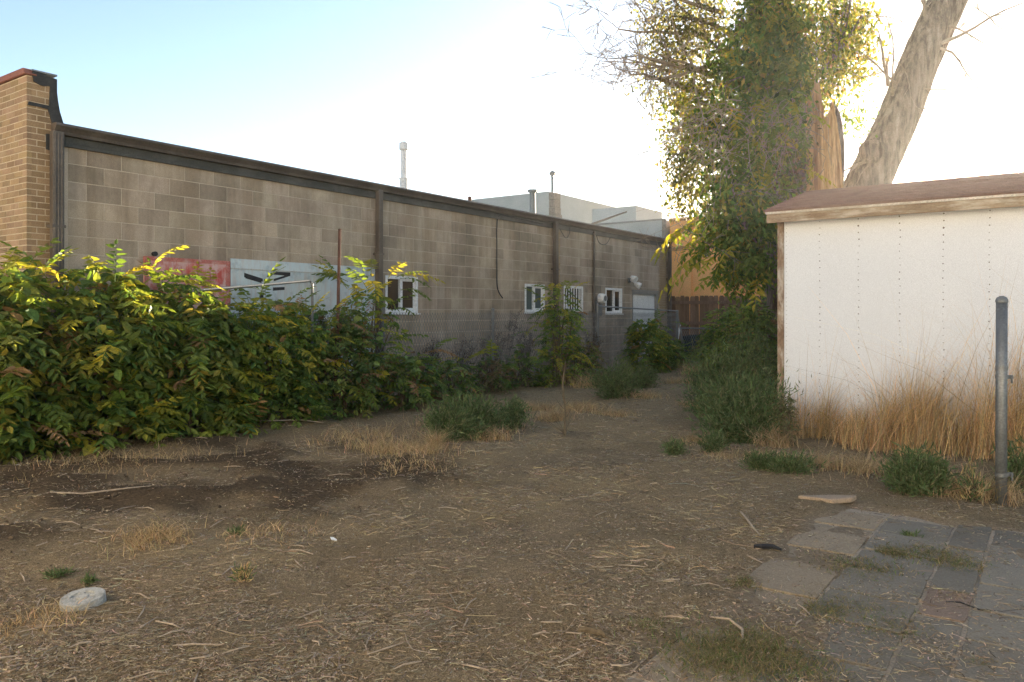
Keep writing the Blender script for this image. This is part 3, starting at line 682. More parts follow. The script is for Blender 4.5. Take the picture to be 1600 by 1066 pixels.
# ------------------------------------------------------------------ unseen house added behind the camera to bounce sunlight into the shaded yard
hx, hy = cuv(-2.6, 0)
ho = tag(empty("added_bounce_house", (hx, hy, 0), ROT_V), "added unseen pale stucco house with dark windows that bounces sunlight into the yard", "house")
M['stucco'] = surf("bounce_wall_stucco", (.78, .76, .72), (.83, .81, .77), 1.5, 60, .95, .3)
MB().box(-11, 7, -8, 0, -.2, 5.6).build("wall", M['stucco'], ho)
MB().prism([(.5, 5.45), (-4, 7.6), (-8.5, 5.45), (-8.5, 5.6), (-4, 7.78), (.5, 5.6)], -11.4, 7.4).build("roof", M['shingle'], ho)
for x, z in ((-7, 1.0), (-3.5, 1.0), (2.5, 1.0), (-6, 3.6), (-1, 3.6), (3, 3.6)):
    w_ = MB().box(x, x + 1.1, .0, .05, z, z + 1.2).build("window", M['pvc'], ho)
    MB().box(x + .07, x + 1.03, .051, .056, z + .07, z + 1.13).build("pane", M['glass'], w_)
dd = MB().box(.2, 1.15, 0, .05, 0, 2.05).build("door", M['door'], ho)
MB().tube([(.3, .05, 1.0), (.3, .1, 1.0)], .03, 8).build("handle", M['galv'], dd)

# ------------------------------------------------------------------ leaf and blade meshes
def raw_mesh(name, co, loops, sizes, mt, col=None, smooth=False):
    me = bpy.data.meshes.new(name); me.vertices.add(len(co)); me.vertices.foreach_set("co", co.astype(np.float32).ravel())
    me.loops.add(len(loops)); me.loops.foreach_set("vertex_index", loops.astype(np.int32))
    st = np.concatenate([[0], np.cumsum(sizes)[:-1]]).astype(np.int32)
    me.polygons.add(len(sizes)); me.polygons.foreach_set("loop_start", st)
    me.polygons.foreach_set("use_smooth", np.full(len(sizes), smooth))
    me.update(calc_edges=True)
    if col is not None:
        a = me.color_attributes.new("Col", 'FLOAT_COLOR', 'POINT')
        a.data.foreach_set("color", np.concatenate([col, np.ones((len(col), 1))], 1).astype(np.float32).ravel())
    me.materials.append(mt); return me
T_SMALL = (np.array([(0, 0, 0), (.42, -1, .0), (1, 0, 0), (.42, 1, .0), (.45, 0, -.12)]), [(0, 1, 2, 4), (0, 4, 2, 3)])
T_BIG = (np.array([(0, 0, 0), (.22, -.85, .02), (.58, -.8, .0), (1, 0, -.06), (.58, .8, 0), (.22, .85, .02), (.25, 0, -.10), (.6, 0, -.10)]),
         [(0, 1, 6), (1, 2, 7, 6), (2, 3, 7), (0, 6, 5), (5, 6, 7, 4), (4, 7, 3)])
def unit(a): return a / np.maximum(np.linalg.norm(a, axis=-1, keepdims=True), 1e-9)
def instance(T, P, D, Nn, ln, wd):
    V, Fc = T; D = unit(D); Sd = unit(np.cross(Nn, D)); Nn = np.cross(D, Sd); n = len(P); k = len(V)
    co = P[:, None] + D[:, None] * (V[None, :, 0:1] * ln[:, None, None]) + Sd[:, None] * (V[None, :, 1:2] * wd[:, None, None]) + Nn[:, None] * (V[None, :, 2:3] * ln[:, None, None])
    lp = np.concatenate([np.array(f) for f in Fc]); sz = np.array([len(f) for f in Fc])
    loops = (lp[None] + (np.arange(n) * k)[:, None]).ravel(); return co.reshape(-1, 3), loops, np.tile(sz, n), k
def leaves_mesh(name, T, P, D, Nn, ln, wd, col, mt):
    co, lo, sz, k = instance(T, P, D, Nn, ln, wd)
    return raw_mesh(name, co, lo, sz, mt, np.repeat(col, k, 0) if col is not None else None)
def palette(n, entries, jit=.18):
    w_ = np.array([e[0] for e in entries], float); idx = rg.choice(len(entries), n, p=w_ / w_.sum())
    c = np.array([e[1] for e in entries])[idx]; return np.clip(c * (1 + rg.normal(0, jit, (n, 1))), .004, .9) * (1 + rg.normal(0, .06, (n, 3)))
def fronds(P0, D0, L, n, ll, droop=.5, col=None):   # compound leaves: pairs of leaflets along a drooping stalk
    Fn = len(P0); t = np.linspace(.18, 1, n); D0 = unit(D0); dn = np.array([0, 0, -1.0])
    dr = droop * rg.uniform(.5, 1.4, (Fn, 1, 1))
    pt_ = P0[:, None] + D0[:, None] * (L[:, None, None] * t[None, :, None]) + dn * (dr * L[:, None, None] * (t ** 2)[None, :, None])
    tan = unit(D0[:, None] + dn * (2 * dr * t[None, :, None]))
    side = unit(np.cross(tan, np.array([0, 0, 1.0])) + 1e-6) * np.where(np.arange(n) % 2, 1, -1)[None, :, None]
    ld = side * .9 + tan * .45 + dn * rg.uniform(.05, .6, (Fn, n, 1)); ld[:, -1] = tan[:, -1]
    nm = np.cross(ld, np.cross(tan, ld)); nm = np.tile(np.array([0, 0, 1.0]), (Fn, n, 1)) + rg.normal(0, .35, (Fn, n, 3))
    ln = ll[:, None] * rg.uniform(.75, 1.15, (Fn, n)) * (1 - .35 * np.abs(t - .45))[None]
    c = None if col is None else np.repeat(col, n, 0) * (1 + rg.normal(0, .1, (Fn * n, 1)))
    return pt_.reshape(-1, 3), ld.reshape(-1, 3), nm.reshape(-1, 3), ln.ravel(), c
def blades(name, P, lean, ln, wd, bend, col, mt, seg=3):
    n = len(P); t = np.linspace(0, 1, seg + 1); lean = unit(lean)
    side = unit(np.cross(lean, np.array([0, 0, 1.0])) + rg.normal(0, .5, (n, 3)))
    C = P[:, None] + np.array([0, 0, 1.0]) * (ln[:, None, None] * (t - .25 * bend[:, None] * t ** 2)[..., None]) + lean[:, None] * (ln[:, None, None] * (bend[:, None] * t ** 2 + .12 * t)[..., None])
    ww = (wd[:, None] * (1 - t * .9))[..., None] * side[:, None]
    co = np.stack([C - ww, C + ww], 2).reshape(n, -1, 3); k = 2 * (seg + 1)
    f = np.concatenate([np.array([2 * i, 2 * i + 1, 2 * i + 3, 2 * i + 2]) for i in range(seg)])
    loops = (f[None] + (np.arange(n) * k)[:, None]).ravel()
    return raw_mesh(name, co.reshape(-1, 3), loops, np.full(n * seg, 4), mt, np.repeat(col, k, 0))
def strips(name, P, D, ln, wd, curve, tilt, col, mt):  # bits of straw lying on the ground
    n = len(P); D = unit(D); up = np.array([0, 0, 1.0]); sd = unit(np.cross(D, up)); roll = rg.normal(0, .6, (n, 1)); W = sd * np.cos(roll) + up * np.sin(roll)
    t = np.array([-.5, 0, .5]); C = P[:, None] + D[:, None] * (ln[:, None, None] * t[None, :, None]) + sd[:, None] * ((curve * ln)[:, None, None] * (t ** 2)[None, :, None] * 4 - (curve * ln)[:, None, None]) + up * ((tilt * ln)[:, None] * t[None])[..., None]
    co = np.stack([C - W[:, None] * wd[:, None, None], C + W[:, None] * wd[:, None, None]], 2).reshape(n, 6, 3)
    f = np.array([0, 1, 3, 2, 2, 3, 5, 4]); loops = (f[None] + (np.arange(n) * 6)[:, None]).ravel()
    return raw_mesh(name, co.reshape(-1, 3), loops, np.full(n * 2, 4), mt, np.repeat(col, 6, 0))
G_HEDGE = [(3, (.105, .180, .05)), (4, (.150, .220, .05)), (3.5, (.19, .24, .05)), (1.8, (.33, .32, .055)), (.3, (.27, .17, .07))]
G_DARK = [(4, (.095, .155, .055)), (3, (.15, .215, .068)), (1.8, (.23, .27, .078)), (.7, (.22, .14, .08)), (.2, (.2, .16, .07))]
G_VINE = [(3, (.085, .160, .042)), (4, (.135, .215, .055)), (3, (.20, .25, .065)), (.8, (.32, .29, .08))]
G_BRN = [(3, (.085, .125, .05)), (2, (.16, .12, .075)), (2, (.20, .15, .10)), (1, (.15, .19, .06))]
G_YEL = [(3, (.18, .22, .045)), (3, (.32, .31, .06)), (.8, (.38, .27, .11)), (2, (.11, .17, .04))]
G_GREY = [(4, (.16, .165, .09)), (3, (.23, .215, .13)), (2, (.11, .135, .06))]
G_FEATH = [(4, (.11, .16, .068)), (3, (.15, .20, .088)), (2, (.21, .23, .115))]
G_TAN = [(4, (.50, .375, .20)), (3, (.60, .46, .27)), (2, (.40, .275, .13)), (1.2, (.68, .55, .36))]
G_TAN2 = [(4, (.50, .385, .22)), (3, (.60, .47, .29)), (2, (.38, .28, .155)), (1, (.26, .19, .11))]
G_STRAW = [(4, (.32, .25, .16)), (3.5, (.40, .315, .21)), (3, (.22, .165, .105)), (.5, (.52, .43, .31)), (2, (.30, .26, .21)), (2.5, (.11, .08, .05))]

# prototype compound leaves
PROTO = []
for i in range(6):
    L = 1.0; n = 11 + 2 * (i % 3)
    P, D, Nn, ln, c = fronds(np.zeros((1, 3)), np.array([[1, 0, .35]]), np.array([1.0]), n, np.array([.26]), .55)
    co, lo, sz, k = instance(T_BIG, P, D, Nn, ln, ln * .21)
    mb = MB(); mb.tube([tuple(np.array([1, 0, .35]) / 1.06 * t + np.array([0, 0, -.55 * t * t * .9])) for t in (0, .35, .7, 1)], [.012, .010, .007, .004], 3)
    v0 = np.array(mb.v); nl = np.concatenate([np.array(f) for f in mb.f]); ns = np.array([len(f) for f in mb.f])
    PROTO.append([raw_mesh("frond", np.concatenate([co, v0]), np.concatenate([lo, nl + len(co)]), np.concatenate([sz, ns]), mt) for mt in (M['frond'], M['frond_dry'])])

def bush(name, label, cat, x, y, rx, ry, h, nf, ll=.10, nl=11, pal=G_HEDGE, nfrond=0, group=None, filler=0, broad=.40, ax=None, z0=.05, dry=0, open_=0.0, fl=.36, stems=8, flat=1.0):
    zb = gz(x, y); root = tag(empty(name, (x, y, zb)), label, cat, group)
    e1 = np.array([UX, UY, 0]) if ax is None else np.array(ax); e2 = np.array([e1[1], -e1[0], 0])
    def sample(n, lo=.45, top=False):
        th = rg.uniform(0, 2 * np.pi, n); zz = rg.uniform(.0, 1, n) ** .9 if not top else rg.uniform(.72, 1, n)
        r = rg.uniform(lo, 1, n) ** .6; prof = np.sqrt(np.clip(1 - (np.maximum(zz - .55, 0) / .5) ** 2, .05, 1)) * (.86 + .14 * np.minimum(zz / .35, 1))
        lump = .8 + .32 * np.sin(3 * th + zz * 7 + x * 5) * np.cos(2 * th - zz * 4 + y * 3)
        a = r * prof * lump
        return e1 * (np.cos(th) * a * rx)[:, None] + e2 * (np.sin(th) * a * ry)[:, None] + np.stack([0 * zz, 0 * zz, z0 + zz * (h - z0) * (.9 + .12 * np.sin(5 * th + x))], 1), e1 * np.cos(th)[:, None] + e2 * np.sin(th)[:, None]
    st = MB(); tips, _ = sample(stems, .2, True)
    for tp in tips:
        b = np.array([rg.uniform(-.3, .3) * rx, rg.uniform(-.3, .3) * ry, -.03]); b = e1 * b[0] + e2 * b[1] + np.array([0, 0, -.04])
        m1 = b * .8 + tp * .2 + np.array([0, 0, h * .15]); m2 = b * .3 + tp * .7 + rg.normal(0, .04, 3)
        st.tube([b, m1, m2, tp], [.016, .013, .009, .004], 5)
    st.build("stems", M['stem'], root)
    nf = int(nf * 1.5); filler = int(filler * 1.8); Ps, Ds = sample(nf); D0 = Ds * 1.0 + rg.normal(0, .45, (nf, 3)) + np.array([0, 0, .45]) * flat
    L = rg.uniform(.6, 1.2, nf) * fl; col = palette(nf, pal)
    P, D, Nn, ln, c = fronds(Ps - unit(D0) * L[:, None] * .45, D0, L, nl, np.full(nf, ll), .5, col)
    if filler:
        Pf, Df = sample(filler, .1); c2 = palette(filler, pal)
        P = np.concatenate([P, Pf]); D = np.concatenate([D, Df + rg.normal(0, .6, (filler, 3)) + np.array([0, 0, -.3])]); Nn = np.concatenate([Nn, np.array([0, 0, 1.0]) + rg.normal(0, .5, (filler, 3))])
        ln = np.concatenate([ln, rg.uniform(.5, 1.35, filler) * ll * .95]); c = np.concatenate([c, c2])
    P[:, 2] = np.maximum(P[:, 2], .02)
    o = link("foliage", leaves_mesh("foliage", T_SMALL if ll < .07 else T_BIG, P, D, Nn, ln, ln * np.concatenate([rg.uniform(.18, .28, len(ln) - filler), rg.uniform(.8, 1.1, filler) * broad]), c, M['leaf']), root); o["kind"] = "stuff"
    if nfrond:
        Pf, Df = sample(nfrond, .8)
        for i in range(nfrond):
            d = Df[i]; top = i % 3 == 0
            p = Pf[i].copy()
            if top: p[2] = h * rg.uniform(.86, 1.0)
            fo = link("frond", PROTO[int(rg.integers(6))][1 if rg.random() < dry else 0], root, tuple(p), (R(rg.uniform(-20, 20)), R(rg.uniform(-55, 10) if top else rg.uniform(-25, 25)), math.atan2(d[1], d[0]) + rg.uniform(-.5, .5)))
            s_ = rg.uniform(.75, 1.2) * fl * 1.15; fo.scale = (s_, s_, s_)
    return root
def pbush(name, label, cat, px, py, wpx, hpx, nf, **kw):   # base point and size read off the picture
    x, y = gp(px, py); s = y / F; return bush(name, label, cat, x, y, wpx / 2 * s, kw.pop('dep', wpx / 2 * s), hpx * s, nf, **kw)
def hbush(label, u, v, ru, rv, h, nf, **kw):
    p = uv(u, v); return bush(kw.pop('name', "leafy_shrub"), label, "shrub", p.x, p.y, ru, rv, h, nf, **kw)

# the hedge along the wall
HG = "shrubs of the overgrown hedge"
hbush("dense green shrub in front of the tan brick pier", -1.05, .85, .75, .70, 1.78, 230, nfrond=50, filler=1500, group=HG, ll=.135, fl=.44, nl=9, dry=.04)
hbush("green shrub with yellow sunlit top before the brown end downspout", -.05, .95, .70, .75, 1.80, 260, nfrond=64, filler=900, group=HG, ll=.135, fl=.44, nl=9, dry=.06)
hbush("hedge shrub before the red sign sheet", .95, 1.0, .70, .75, 1.60, 288, nfrond=64, filler=850, group=HG, ll=.135, fl=.44, nl=9, dry=.10)
hbush("hedge shrub below the black letter strokes of the pale sign", 2.0, 1.0, .70, .72, 1.50, 220, nfrond=46, filler=1200, group=HG, dry=.12)
hbush("hedge shrub at the foot of the leaning rusty pole", 3.0, 1.05, .66, .70, 1.46, 200, nfrond=34, filler=800, group=HG, pal=G_DARK, dry=.2)
hbush("tall arching sapling with yellow tips beside the first small window", 3.75, .95, .62, .5, 1.95, 60, nfrond=46, filler=40, group=HG, fl=.42, name="sapling")
hbush("low dark shrub below the middle downspout and first window", 4.1, 1.3, .6, .5, .78, 80, nfrond=12, filler=160, group=HG, pal=G_DARK, dry=.25)
hbush("low dark shrub below the sill of the first small window", 5.2, 1.25, .6, .42, .62, 60, nfrond=7, filler=90, group=HG, pal=G_DARK, ll=.09)
hbush("low dark shrub among dead brown weed stalks", 6.35, 1.2, .55, .4, .6, 55, nfrond=6, filler=80, group=HG, pal=G_BRN, ll=.085)
hbush("low shrub at the chain link fence between dead weeds and sapling", 7.35, 1.15, .55, .4, .7, 55, filler=80, group=HG, pal=G_DARK, ll=.085, nfrond=8)
hbush("slender green sapling before the blinded window", 8.35, 1.3, .62, .5, 1.85, 130, nfrond=22, filler=250, ll=.085, fl=.34, name="sapling")
hbush("low tangled shrub under the barred window", 9.3, 1.25, .6, .45, .8, 80, filler=110, group=HG, pal=G_BRN, ll=.085)
hbush("rounded leafy shrub in front of the white door", 12.2, 1.35, .75, .55, 1.22, 230, nfrond=14, filler=380, ll=.10)
hbush("small shrub with reddish base at the last fence post", 13.4, 1.4, .6, .5, .72, 140, filler=240, ll=.085, pal=G_DARK)
# dead weed stalks
def dead_weed(px, py, hpx, label):
    x, y = gp(px, py); hh = hpx * y / F; root = tag(empty("dead_weed", (x, y, gz(x, y))), label, "weed", "dead brown weeds by the fence")
    s = MB(); tips = []
    for k in range(7):
        a = rg.uniform(0, 6.28); b = np.array([math.cos(a) * .05, math.sin(a) * .05, -.02]); tp = np.array([rg.normal(.08, .14), rg.normal(0, .1), hh * rg.uniform(.7, 1)])
        m = (b + tp) / 2 + rg.normal(0, .03, 3); s.tube([b, m, tp], [.008, .006, .003], 4)
        for j in range(9):
            t = rg.uniform(.4, 1); q = m + (tp - m) * (t - .4) / .6; e = q + np.array([rg.normal(0, .07), rg.normal(0, .07), rg.uniform(.03, .12)]); s.tube([q, e], [.004, .002], 3); tips += [q, e, (q + e) / 2]
    s.build("stalks", M['stem'], root); P = np.repeat(np.array(tips), 7, 0); P = P + rg.normal(0, .02, P.shape); n = len(P)
    o = link("seed_heads", leaves_mesh("seed_heads", T_SMALL, P, rg.normal(0, 1, (n, 3)) + np.array([0, 0, .8]), rg.normal(0, 1, (n, 3)), rg.uniform(.015, .04, n), rg.uniform(.005, .011, n), palette(n, [(3, (.10, .070, .048)), (2, (.155, .115, .08)), (1, (.07, .05, .035))]), M['straw']), root); o["kind"] = "stuff"
for a in ((700, 602, 112, "dead brown weed clump beside the first small window"), (733, 598, 90, "short dead brown weed between two taller ones"), (752, 596, 96, "thin dead weed beside the hanging cable end"), (785, 594, 106, "tall dead brown weed before the hanging cable end"), (640, 608, 80, "dead weed stalk under the first small window"), (672, 612, 84, "dead weed between the first window and the tall clump"), (718, 610, 84, "low dead weed in front of the tall clump"), (770, 604, 84, "leaning dead weed before the low shrub"), (812, 600, 84, "dead weed at the slender sapling"), (920, 588, 66, "dead weed below the meter box")): dead_weed(*a)

# broad bushes to the left of the garage
GB = "green bushes beside the garage corner"
pbush("tall_bush", "tall dark green bush against the garage corner board", "bush", 1178, 628, 90, 150, 230, pal=G_DARK, ll=.075, filler=700, fl=.26, dep=.5, group=GB)
pbush("tall_bush", "broad green bush before the wooden fence", "bush", 1150, 590, 120, 112, 240, pal=G_HEDGE[:3], ll=.09, filler=700, fl=.3, dep=.7, group=GB)
pbush("tall_bush", "leafy bush reaching up the fence boards", "bush", 1185, 580, 80, 118, 180, pal=G_DARK, ll=.09, filler=500, fl=.3, dep=.6, group=GB)
pbush("tall_bush", "low leafy bush beside the chain link gate", "bush", 1112, 575, 60, 62, 110, pal=G_DARK, ll=.09, filler=300, fl=.26, dep=.5, group=GB)
def feather(label, px, py, wpx, hpx, n, pal=G_FEATH, name="feathery_weed", ln=(.05, .11), group="feathery green weeds"):
    x, y = gp(px, py); s = y / F; w_ = wpx / 2 * s; h_ = hpx * s; root = tag(empty(name, (x, y, gz(x, y))), label, "weed", group)
    st = MB(); ns = 16; stems = []
    for k in range(ns):
        a = rg.uniform(0, 6.28); r = rg.uniform(.15, 1) ** .7; tp = np.array([math.cos(a) * r * w_, math.sin(a) * r * w_ * .8, h_ * (1.02 - .5 * r * r) * rg.uniform(.45, 1.15)]); m = tp * .5 + np.array([0, 0, h_ * .06])
        st.tube([(0, 0, -.02), m, tp], [.006, .004, .0015], 4); stems.append((m, tp))
    st.build("stems", M['stem'], root)
    idx = rg.integers(0, ns, n); t = rg.uniform(-.75, 1, n)[:, None]; m = np.array([a for a, b in stems])[idx]; tp = np.array([b for a, b in stems])[idx]
    P = np.where(t < 0, m * (1 + t), m + (tp - m) * t) + rg.normal(0, 1, (n, 3)) * np.array([w_ * 1.25, w_ * 1.25, h_]) * .2; P[:, 2] = np.maximum(P[:, 2], .005)
    D = unit(tp - m) * .6 + rg.normal(0, .6, (n, 3)) + np.array([0, 0, .35])
    l_ = rg.uniform(*ln, n) * min(1, .45 + h_ * 1.2); l_ = np.maximum(l_, .02)
    o = link("needles", leaves_mesh("needles", T_SMALL, P, D, rg.normal(0, 1, (n, 3)), l_, l_ * .045 + .0009, palette(n, pal), M['feather']), root); o["kind"] = "stuff"
for a in (("large feathery weed in front of the tall garage corner bush", 1165, 692, 125, 95, 7000), ("spreading feathery weed on the path side of the garage bushes", 1112, 645, 90, 85, 4500), ("feathery weed at the foot of the broad bush", 1150, 648, 120, 120, 6500),
          ("small feathery tuft on the straw before the garage corner", 1113, 708, 42, 30, 900), ("tiny feathery tuft at the edge of the dirt path", 1054, 711, 40, 22, 700), ("flat feathery tuft below the dry grass", 1232, 746, 75, 26, 1300), ("flat feathery tuft beside a paler one on bare dirt", 1188, 738, 48, 26, 900),
          ("round dark green feathery bush in the dry grass", 1433, 776, 88, 58, 5500), ("thin green weed at the steel post foot", 1590, 765, 60, 70, 900), ("pale upright weed between round bush and steel post", 1518, 785, 55, 60, 260, G_TAN[:2] + G_FEATH),
          ("feathery weed below the rounded shrub", 962, 622, 80, 52, 3200), ("feathery weed beside the path near the white door", 1005, 606, 55, 34, 1800), ("feathery weed patch at the hedge foot", 705, 688, 95, 52, 4200), ("second feathery weed patch at the hedge foot", 752, 678, 80, 48, 3500), ("pale feathery weed on straw by the thin dead sapling", 800, 668, 60, 40, 1800),
          ("lone tiny weed on the straw", 808, 646, 16, 22, 350), ("yellowish grass tuft on bare dirt", 381, 908, 26, 24, 140, G_TAN[:2] + G_FEATH), ("little green tuft growing between paving stones", 1420, 838, 30, 14, 420), ("tiny green weed below the turned soil", 370, 830, 22, 9, 110), ("tiny green weeds near the concrete disc", 95, 890, 40, 9, 130), ("tiny blue-green weed above the disc", 138, 900, 18, 9, 80)): feather(*a)
# small leafy weed at the garage corner and thin dead sapling in the yard
pbush("leafy_weed", "small leafy weed at the foot of the garage corner board", "weed", 1228, 700, 34, 80, 40, pal=G_GREY, ll=.035, nl=9, fl=.12, filler=150, stems=5)
x, y = gp(882, 682); sg = tag(empty("thin_sapling", (x, y, gz(x, y))), "thin bare dead sapling standing alone in the dirt yard", "sapling")
t = MB(); t.tube([(0, 0, -.05), (.01, 0, .25), (-.02, 0, .55), (.01, .01, .82)], [.014, .011, .009, .005], 6); t.build("stem", M['stem'], sg)
t = MB()
for k in range(9):
    z = rg.uniform(.15, .75); a = rg.uniform(0, 6.28); q = np.array([0, 0, z]); e = q + np.array([math.cos(a) * .1, math.sin(a) * .1, .12]); t.tube([q, (q + e) / 2 + np.array([0, 0, -.01]), e], [.004, .003, .0015], 4)
for k in range(10):
    a = rg.uniform(0, 6.28); q = np.array([0, 0, .02]); e = np.array([math.cos(a) * .18 - .08, math.sin(a) * .12, rg.uniform(.03, .3)]); t.tube([q, (q + e) / 2, e], [.005, .003, .0015], 4)
t.build("twigs", M['stem'], sg)

# ------------------------------------------------------------------ the big elm behind the garage
TY = 12.35
def tp_(px, py, y=TY): return at(px, py, y)
tr = tag(empty("elm_tree", (4.62, TY, 0)), "huge vine covered elm with snapped stub and leaning limb behind the garage", "tree")
def loc(p): return Vector(p) - Vector((4.62, TY, 0))
def limb(mb, pts, rad, sides=18, sub=6, jit=.05):
    P = [Vector(p) for p in pts]; out = []; rr = []
    for i in range(len(P) - 1):
        a, b, c_, d = P[max(i - 1, 0)], P[i], P[i + 1], P[min(i + 2, len(P) - 1)]
        for k in range(sub):
            t = k / sub; out.append(.5 * ((2 * b) + (c_ - a) * t + (2 * a - 5 * b + 4 * c_ - d) * t * t + (3 * b - a - 3 * c_ + d) * t ** 3)); rr.append(rad[i] * (1 - t) + rad[i + 1] * t)
    out.append(P[-1]); rr.append(rad[-1]); mb.tube(out, rr, sides, jit=jit); return out
def bark_limb(mb, pts, rad, nseg=60, sides=40):   # trunk with furrowed ridges
    P = [Vector(p) for p in pts]; ph = rg.uniform(0, 6.28, 8); n0 = len(mb.v); ref = None
    for i in range(nseg + 1):
        s = i / nseg * (len(P) - 1); j = min(int(s), len(P) - 2); t = s - j
        a, b, c_, d = P[max(j - 1, 0)], P[j], P[j + 1], P[min(j + 2, len(P) - 1)]
        q = .5 * ((2 * b) + (c_ - a) * t + (2 * a - 5 * b + 4 * c_ - d) * t * t + (3 * b - a - 3 * c_ + d) * t ** 3); r = rad[j] * (1 - t) + rad[j + 1] * t
        tg = (.5 * ((c_ - a) + 2 * (2 * a - 5 * b + 4 * c_ - d) * t + 3 * (3 * b - a - 3 * c_ + d) * t * t)).normalized()
        if ref is None: ref = tg.orthogonal().normalized()
        ref = (ref - tg * ref.dot(tg)).normalized(); bi = tg.cross(ref); al = s * 2.2
        for k in range(sides):
            th = 2 * math.pi * k / sides
            f = 1 + .05 * math.sin(2 * th + ph[0] + al * .4) + .04 * math.sin(3 * th + ph[1] - al * .6) + .035 * abs(math.sin(6.5 * th + ph[2] + 1.3 * math.sin(al * 1.7))) + .03 * abs(math.sin(9.5 * th + ph[3] + 1.1 * math.sin(al * 2.9 + 1))) + rg.normal(0, .008)
            mb.v.append(tuple(q + (ref * math.cos(th) + bi * math.sin(th)) * r * f))
    for i in range(nseg):
        for k in range(sides):
            a = n0 + i * sides + k; b = n0 + i * sides + (k + 1) % sides; mb.f.append((a, b, b + sides, a + sides))
    mb.f.append(tuple(n0 + k for k in range(sides - 1, -1, -1))); mb.f.append(tuple(n0 + nseg * sides + k for k in range(sides)))
tk = MB(); bark_limb(tk, [loc((4.66, TY, -.2)), loc((4.64, TY, 1.2)), loc(tp_(1238, 300)), loc(tp_(1215, 150)), loc(tp_(1200, 10)), loc(tp_(1180, -190)), loc(tp_(1150, -420))], [.60, .46, .41, .37, .33, .28, .2], 90)
tk.build("trunk", M['bark'], tr)
lb = MB(); bark_limb(lb, [loc((4.9, TY + .25, .9)), loc((5.35, TY + .35, 2.3)), loc(tp_(1362, 270, TY + .35)), loc(tp_(1400, 190, TY + .35)), loc(tp_(1438, 95, TY + .35)), loc(tp_(1482, 0, TY + .35)), loc(tp_(1540, -140, TY + .3)), loc(tp_(1580, -320, TY + .2))], [.36, .36, .34, .32, .29, .275, .24, .2], 90)
lbo = lb.build("leaning_limb", M['bark'], tr)
kn = MB(); c = loc(tp_(1362, 236, TY + .02))
for i, (r_, dy) in enumerate(((.19, .06), (.20, -.02), (.16, -.07), (.12, -.075), (.10, -.05), (.02, -.045))):
    for k in range(18):
        a = 2 * math.pi * k / 18; kn.v.append((c.x + r_ * math.cos(a) * (1 + rg.normal(0, .04)), c.y + dy, c.z + r_ * math.sin(a) * (1 + rg.normal(0, .04))))
kn.f = [(i * 18 + k, i * 18 + (k + 1) % 18, (i + 1) * 18 + (k + 1) % 18, (i + 1) * 18 + k) for i in range(5) for k in range(18)]
kn.build("knot", M['bark'], lbo)
# snapped stub with raw wood showing
sb = MB(); ns = 84; fib = rg.normal(0, .028, ns); cx, cz0 = loc(tp_(1288, 293, TY - .42)).x, 2.3; rows = 26; fr = at(0, 0, 1)
topz = [0] * ns
for k in range(ns):
    th = 2 * math.pi * k / ns; topz[k] = 4.50 + .16 * math.sin(2 * th + .8) + .10 * math.sin(5 * th) + rg.uniform(-.10, .16) + (.22 if 3.6 < th < 4.6 else 0) - (.22 if th < 1.2 or th > 5.6 else 0)
for i in range(rows + 1):
    t = i / rows
    for k in range(ns):
        th = 2 * math.pi * k / ns; z = cz0 + (topz[k] - cz0) * t; r = (.29 - .09 * t ** 2.2) * (1 + fib[k] + fib[(k * 7 + int(t * 4)) % ns] * .5 + .035 * abs(math.sin(7 * th + 1)) + .03 * math.sin(4 * th + 3 * t)) + rg.normal(0, .004)
        sb.v.append((cx + .02 * math.sin(t * 3) - .05 * t + r * math.cos(th), -.42 + r * math.sin(th) * .8, z))
sb.f = [(i * ns + k, i * ns + (k + 1) % ns, (i + 1) * ns + (k + 1) % ns, (i + 1) * ns + k) for i in range(rows) for k in range(ns)]
n = len(sb.v); sb.v.append((cx - .04, -.40, 4.2)); sb.f += [(rows * ns + k, rows * ns + (k + 1) % ns, n) for k in range(ns)]
sbo = sb.build("snapped_stub", M['splitwood'], tr); sbo["label"] = "raw orange split wood of the snapped stub"
rb = MB(); bark_limb(rb, [loc(tp_(1262, 300, TY - .2)), loc(tp_(1256, 255, TY - .2)), loc(tp_(1262, 205, TY - .25)), loc(tp_(1268, 175, TY - .3))], [.2, .19, .13, .03], 24, 24); rb.build("bark_edge", M['bark'], sbo)
rb = MB(); bark_limb(rb, [loc(tp_(1308, 290, TY - .2)), loc(tp_(1310, 230, TY - .22)), loc(tp_(1306, 180, TY - .3)), loc(tp_(1298, 160, TY - .3))], [.10, .09, .06, .02], 24, 18); rb.build("bark_edge", M['bark'], sbo)

def grow(mb, p, d, length, r, depth, tips, kink=.35, spread=.7, kids=(2, 4), sag=0.0):
    p = np.array(p, float); d = np.array(d, float); d /= np.linalg.norm(d); n = 5; pts = [p]; rad = [r]
    for i in range(n):
        d = d + rg.normal(0, kink / n ** .5, 3) + np.array([0, 0, -sag]); d /= np.linalg.norm(d); p = p + d * length / n; pts.append(p); rad.append(max(r * (1 - .7 * (i + 1) / n), .0042)); tips.append((p, d))
    mb.tube([tuple(q) for q in pts], rad, 6 if r > .02 else (4 if r > .006 else 3), cap=False)
    if depth > 0:
        for k in range(int(rg.integers(kids[0], kids[1] + 1))):
            i = int(rg.integers(1, n + 1)); q = pts[i]; nd = d + rg.normal(0, spread, 3); grow(mb, q, nd, length * rg.uniform(.45, .75), max(rad[i] * .7, .0045), depth - 1, tips, kink, spread, kids, sag)
dead = []
